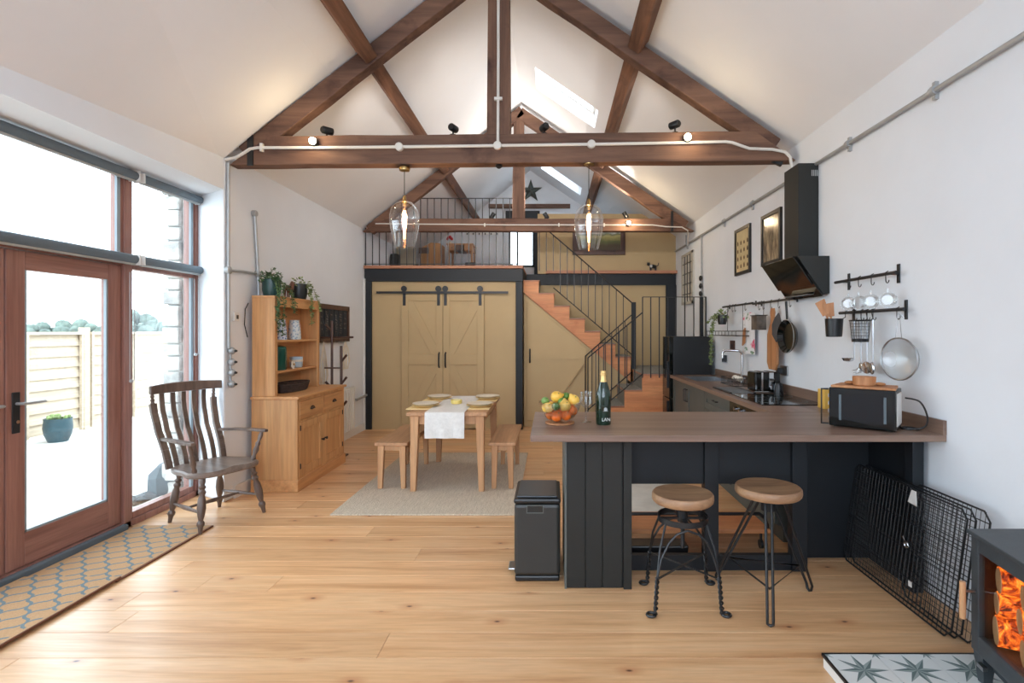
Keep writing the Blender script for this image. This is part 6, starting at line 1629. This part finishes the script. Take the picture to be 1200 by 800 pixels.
# stove
fx = lambda y: 1.745 - .184 * (2.2 - y)
def sq(y0, y1, off0, off1, z0, z1):   # slab lying along the slanted front
    return MB().hexa([(fx(y0) + off0, y0, z0), (fx(y0) + off1, y0, z0), (fx(y1) + off1, y1, z0), (fx(y1) + off0, y1, z0), (fx(y0) + off0, y0, z1), (fx(y0) + off1, y0, z1), (fx(y1) + off1, y1, z1), (fx(y1) + off0, y1, z1)])
o = thing('stove', 'dark grey steel wood burning stove with glowing logs behind its door', 'stove', (1.9, 1.9, hz))
m_st = paint('stove_grey', (58, 64, 68), .5, .06, 20, .1, 200); sy0, sy1 = 1.58, 2.2; zb_, zt_ = .185, .674
MB().prism([(fx(sy0) - .012, sy0 - .01, zt_ - .015), (2.1, sy0 - .01, zt_ - .015), (2.1, sy1 + .01, zt_ - .015), (fx(sy1) - .012, sy1 + .01, zt_ - .015)], (0, 0, .018)).build('top_plate', m_st, o, bevel=.004)
m = MB(); m.prism([(fx(sy1) + .03, sy1 - .02, zb_), (2.09, sy1 - .02, zb_), (2.09, sy1, zb_), (fx(sy1) + .03, sy1, zb_)], (0, 0, zt_ - .016 - zb_)); m.prism([(fx(sy0) + .03, sy0, zb_), (2.09, sy0, zb_), (2.09, sy0 + .02, zb_), (fx(sy0) + .03, sy0 + .02, zb_)], (0, 0, zt_ - .016 - zb_)); m.box(2.07, 2.09, sy0 + .02, sy1 - .02, zb_, zt_ - .016)
m.prism([(fx(sy0) + .03, sy0 + .02, zb_), (2.07, sy0 + .02, zb_), (2.07, sy1 - .02, zb_), (fx(sy1) + .03, sy1 - .02, zb_)], (0, 0, .05))
m.build('firebox', m_st, o)
d = MB(); z0_, z1_ = .26, .60
for bx in ((sy0, sy0 + .06, 0, .028, zb_ + .002, zt_ - .017), (sy1 - .05, sy1, 0, .028, zb_ + .002, zt_ - .017), (sy0 + .06, sy1 - .05, 0, .028, zb_ + .002, z0_), (sy0 + .06, sy1 - .05, 0, .028, z1_, zt_ - .017)):
    q = sq(*bx); n0 = len(d.v); d.v += q.v; d.f += [tuple(n0 + i for i in f_) for f_ in q.f]
d = d.build('door', m_st, o, bevel=.004)
sq(sy0 + .06, sy1 - .05, .014, .018, z0_, z1_).build('door_glass', clear('stove_glass', (1, .97, .94, 1), .6, .01, .12), d)
q = sq(sy0 + .05, sy1 - .045, .029, .031, z0_ - .01, z1_ + .01)
m = MB(); m.prism([(fx(sy1) + .032, sy1 - .022, .24), (2.06, sy1 - .022, .24), (2.06, sy1 - .03, .24), (fx(sy1) + .032, sy1 - .03, .24)], (0, 0, .4)); m.box(2.05, 2.06, sy0 + .03, sy1 - .03, .24, .64); m.prism([(fx(sy0) + .032, sy0 + .022, .24), (2.06, sy0 + .022, .24), (2.06, sy0 + .03, .24), (fx(sy0) + .032, sy0 + .03, .24)], (0, 0, .4)); m.build('fire_lining', m_black, o)
c = Vector((fx(2.175), 2.175, 0)); hxx = SX(1128, 2.17)
h = MB().tube([(c.x, 2.17, SZ(693, 2.17)), (hxx, 2.17, SZ(692, 2.17))], .006, 8).build('handle_arm', m_steel, d, True)
MB().lathe([(.011, 0), (.012, .02), (.011, .15)], (hxx, 2.17, SZ(724, 2.17)), 14).build('handle_grip', m_oak, o, True)
sq(sy1 - .11, sy1 - .07, -.02, 0, .155, .17).build('air_slider', m_steel, o)
for y in (sy0 + .04, sy1 - .03):
    for s in (0, 1):
        x = fx(y) + .02 if s == 0 else 2.03; MB().beam((x + .02, y, hz), (x + .02, y, zb_ + .01), .035, .03, (0, 1, 0), .06, .05).build('leg', m_st, o)
MB().prism([(fx(sy0) + .05, sy0 + .05, hz + .06), (2.0, sy0 + .05, hz + .06), (2.0, sy1 - .05, hz + .06), (fx(sy1) + .05, sy1 - .05, hz + .06)], (0, 0, .012)).build('log_shelf', m_st, o)
# logs
t = NT('glowing_log'); v = t.coords((1, 1, 1), True); a = t.noise(v, 22, 6, .7, 1.5); col = t.ramp(a, [(.34, lin((40, 12, 6))), (.44, lin((210, 60, 14))), (.58, lin((255, 130, 34))), (.74, lin((255, 190, 84)))])
t.col(lin((60, 30, 16))); t.l(col, t.b.inputs['Emission Color']); t.l(t.ramp(a, [(.36, (.05, .05, .05, 1)), (.6, (.75, .75, .75, 1))]), t.b.inputs['Emission Strength']); t.bump(a, .8, .02); m_log = t.m
m_end = wood('log_end', (150, 116, 82), (190, 158, 118), 'z', .8, 20, .3, .3)
for i, (y, z, r, ox, L_, lab) in enumerate(((2.105, .31, .058, .045, .27, 'bottom left with a large pale cut end'), (2.11, .415, .046, .05, .26, 'second layer at the left'), (2.10, .51, .052, .05, .27, 'top layer at the left'), (1.96, .305, .052, .05, .28, 'bottom layer in the middle'), (1.99, .405, .05, .06, .27, 'second layer in the middle'), (1.965, .505, .05, .055, .27, 'top layer in the middle'), (1.83, .30, .05, .05, .3, 'bottom layer nearest the viewer'), (1.85, .405, .05, .05, .3, 'second layer nearest the viewer'))):
    x0 = fx(y) + ox; lg = thing('log', 'glowing log inside the stove, %s' % lab, 'log', (x0, y, z), group='logs in the stove')
    m = MB(); n = 14; P = [(x0 + L_ * k / 6 * .86, y - L_ * k / 6 * .5 + random.uniform(-.002, .002), z + random.uniform(-.002, .002)) for k in range(7)]
    m.tube(P, [r * random.uniform(.95, 1.04) for _ in P], n); m.build('bark', m_log, lg, True)
    MB().lathe([(0, 0), (r * .93, 0), (r * .9, -.003), (0, -.003)], (P[0][0] - .0005, P[0][1], P[0][2]), n, (.86, -.5, 0)).build('cut_end', m_end, lg)
lamp('fire_glow', 'POINT', (1.83, 1.9, .46), 2.2, (1, .42, .12), shadow_soft_size=.05)

# ------------------------------------------------------------ door mats
t = NT('trellis_mat'); tc = t.n('ShaderNodeTexCoord'); sp = t.n('ShaderNodeSeparateXYZ'); t.l(tc.outputs['Object'], sp.inputs[0])
u = t.math('DIVIDE', sp.outputs['X'], .15); vv_ = t.math('DIVIDE', sp.outputs['Y'], .17)
s1 = t.math('ADD', u, vv_); s2 = t.math('SUBTRACT', u, vv_)
w1 = t.math('MULTIPLY', t.math('SINE', t.math('MULTIPLY', s2, 2 * PI)), .08); w2 = t.math('MULTIPLY', t.math('SINE', t.math('MULTIPLY', s1, 2 * PI)), .08)
def ln_(a, b): return t.math('GREATER_THAN', t.math('ABSOLUTE', t.math('SUBTRACT', t.math('FRACT', t.math('ADD', t.math('ADD', a, b), 50.0)), .5)), .43)
mk = t.math('MAXIMUM', ln_(s1, w1), ln_(s2, w2)); nz = t.noise(t.coords(), 160, 2)
bx = t.math('LESS_THAN', t.math('ABSOLUTE', sp.outputs['X']), .27)
mk = t.math('MULTIPLY', mk, bx)
t.col(t.mix(.35, t.mix(mk, lin((190, 150, 108)), lin((112, 126, 130))), t.ramp(nz, [(.3, (.45, .4, .36, 1)), (.7, (1, 1, 1, 1))]), 'MULTIPLY')); t.set(Roughness=.95); t.bump(nz, .5, .005)
m_brown = paint('mat_binding', (112, 72, 52), .9)
for (ya, yb, dz, lab) in ((3.16, 4.06, 0, 'tan door mat with grey trellis pattern, the farther one by the armchair'), (2.0, 3.19, .0, 'tan door mat with grey trellis pattern, the nearer one at the left picture edge')):
    xc = -2.89; o = thing('door_mat', lab, 'door mat', (xc, (ya + yb) / 2, 0), group='trellis door mats'); z0 = .001 if ya > 3 else .0125
    if ya > 3: MB().box(-3.18, -2.606, ya, yb, .001, .012).build('pile', t.m, o)
    else: MB().box(-3.18, -2.6, ya, yb, .0125, .022).build('pile', t.m, o)
    MB().box(-2.606 if ya > 3 else -2.6, -2.592, ya, yb, z0 - (0 if ya > 3 else .0), z0 + .0112).build('binding', m_brown, o)
MB().box(-3.1, -2.65, 2.05, 3.1, .001, .0122).build('mat_underlay', m_brown, label='thin brown underlay beneath the nearer door mat', cat='underlay')

# ------------------------------------------------------------ loft furniture
Lz = ZM
def lx(px, Y): return SX(px, Y)
Yl = 10.4
o = thing('pine_chest', 'pine chest with sloping lid in the loft behind the railing', 'chest', (lx(505, Yl), Yl, Lz))
MB().prism([(lx(492, Yl), Yl, Lz), (lx(516, Yl), Yl, Lz), (lx(516, Yl), Yl, SZ(285, Yl)), (lx(505, Yl), Yl, SZ(284, Yl)), (lx(492, Yl), Yl, SZ(291, Yl))], (0, .45, 0)).build('body', m_pine, o, bevel=.006)
MB().box(lx(491, Yl), lx(503, Yl), Yl - .015, Yl, SZ(297, Yl), SZ(290, Yl)).build('drawer', m_dark, o)
o = thing('writing_desk', 'pale wooden desk with small drawers in the loft', 'desk', (lx(540, Yl), Yl, Lz))
x0, x1 = lx(523, Yl), lx(554.5, Yl); zt = SZ(285, Yl)
MB().box(x0, x1, Yl, Yl + .5, zt - .03, zt).build('desk_top', m_oak, o, bevel=.004)
for a in range(3): q0 = x0 + .02 + a * (x1 - x0 - .03) / 3; dd = MB().box(q0, q0 + (x1 - x0 - .03) / 3 - .02, Yl + .005, Yl + .45, zt - .14, zt - .03).build('drawer', m_oak if a != 1 else m_dark, o); MB().ball((q0 + .09, Yl - .004, zt - .085), .014, 8, 6).build('knob', m_dark, dd, True)
for x in (x0 + .02, x1 - .05):
    for y in (Yl + .02, Yl + .44): MB().box(x, x + .04, y, y + .04, Lz, zt - .03).build('leg', m_oak, o)
MB().box(x0 + .01, x1 - .01, Yl + .03, Yl + .48, Lz + .14, Lz + .16).build('shelf', m_oak, o)
Yc = 9.6; o = thing('office_chair', 'dark padded chair in the loft in front of the desk', 'chair', (lx(546, Yc), Yc, Lz))
MB().box(lx(541, Yc), lx(553, Yc), Yc, Yc + .4, Lz + .09, Lz + .13).build('seat', m_navy, o, bevel=.015); MB().box(lx(541, Yc), lx(553, Yc), Yc + .38, Yc + .42, Lz + .12, Lz + .3).build('backrest', m_navy, o, bevel=.015)
for x in (542, 551.5):
    for y in (.03, .35): MB().tube([(lx(x, Yc), Yc + y, Lz), (lx(x, Yc), Yc + y, Lz + .1)], .01, 6).build('leg', m_black, o)
o = thing('loft_sofa', 'beige sofa in the loft behind the left end of the railing', 'sofa', (lx(480, 9.8), 9.8, Lz))
m_beige = paint('beige_fabric', (168, 158, 138), .95, .05)
MB().box(lx(466, 9.8), lx(500, 9.8), 9.8, 10.2, Lz + .02, Lz + .2).build('seat', m_beige, o, bevel=.03); MB().box(lx(466, 9.8), lx(488, 9.8), 9.68, 9.8, Lz + .02, SZ(290, 9.8)).build('backrest', m_beige, o, bevel=.03)
MB().box(lx(457, 9.3), lx(466, 9.3), 9.3, 9.5, Lz, SZ(297, 9.3)).build('storage_bag', m_cab, label='dark grey fabric bag on the loft floor left of the sofa', cat='bag', bevel=.02)
c = W(527, 283, Yl + .15); c.z = SZ(285, Yl) + .001; o = thing('red_flower', 'bright red flower in a small pot on the loft desk', 'flower', c)
MB().lathe([(0, 0), (.03, 0), (.04, .05), (0, .05)], c, 10).build('pot', m_cream, o, True)
m = MB()
for k in range(6): m.ball(c + Vector((.04 * math.cos(k), .03 * math.sin(k), .11 + .02 * (k % 3))), .028, 8, 6)
m.build('petals', paint('red_petals', (196, 40, 48), .6), o, True)
MB().tube([c + Vector((0, 0, .05)), c + Vector((0, 0, .1))], .004, 5).build('stem', m_leaf, o)
c = W(598.5, 311, 9.6); c.z = Lz; o = thing('stone_vase', 'grey green vase on the loft floor beside the gable window', 'vase', c)
MB().lathe([(0, 0), (.045, 0), (.07, .07), (.065, .13), (.04, .19), (.045, .21), (.0, .21)], c, 16).build('body', paint('sage_glaze', (112, 126, 116), .5, .1), o, True)
o = thing('coat_hooks', 'row of small hooks on a pale rail on the back gable wall', 'hooks', W(566, 274, GY))
MB().box(SX(546, GY), SX(585, GY), GY - .02, GY - .002, SZ(275, GY), SZ(272.5, GY)).build('rail', m_white, o)
for k in range(6): x = SX(548 + 7 * k, GY); MB().tube([(x, GY - .02, SZ(273.5, GY)), (x, GY - .06, SZ(274, GY)), (x, GY - .065, SZ(275.5, GY))], .012, 6).build('hook', m_black, o)
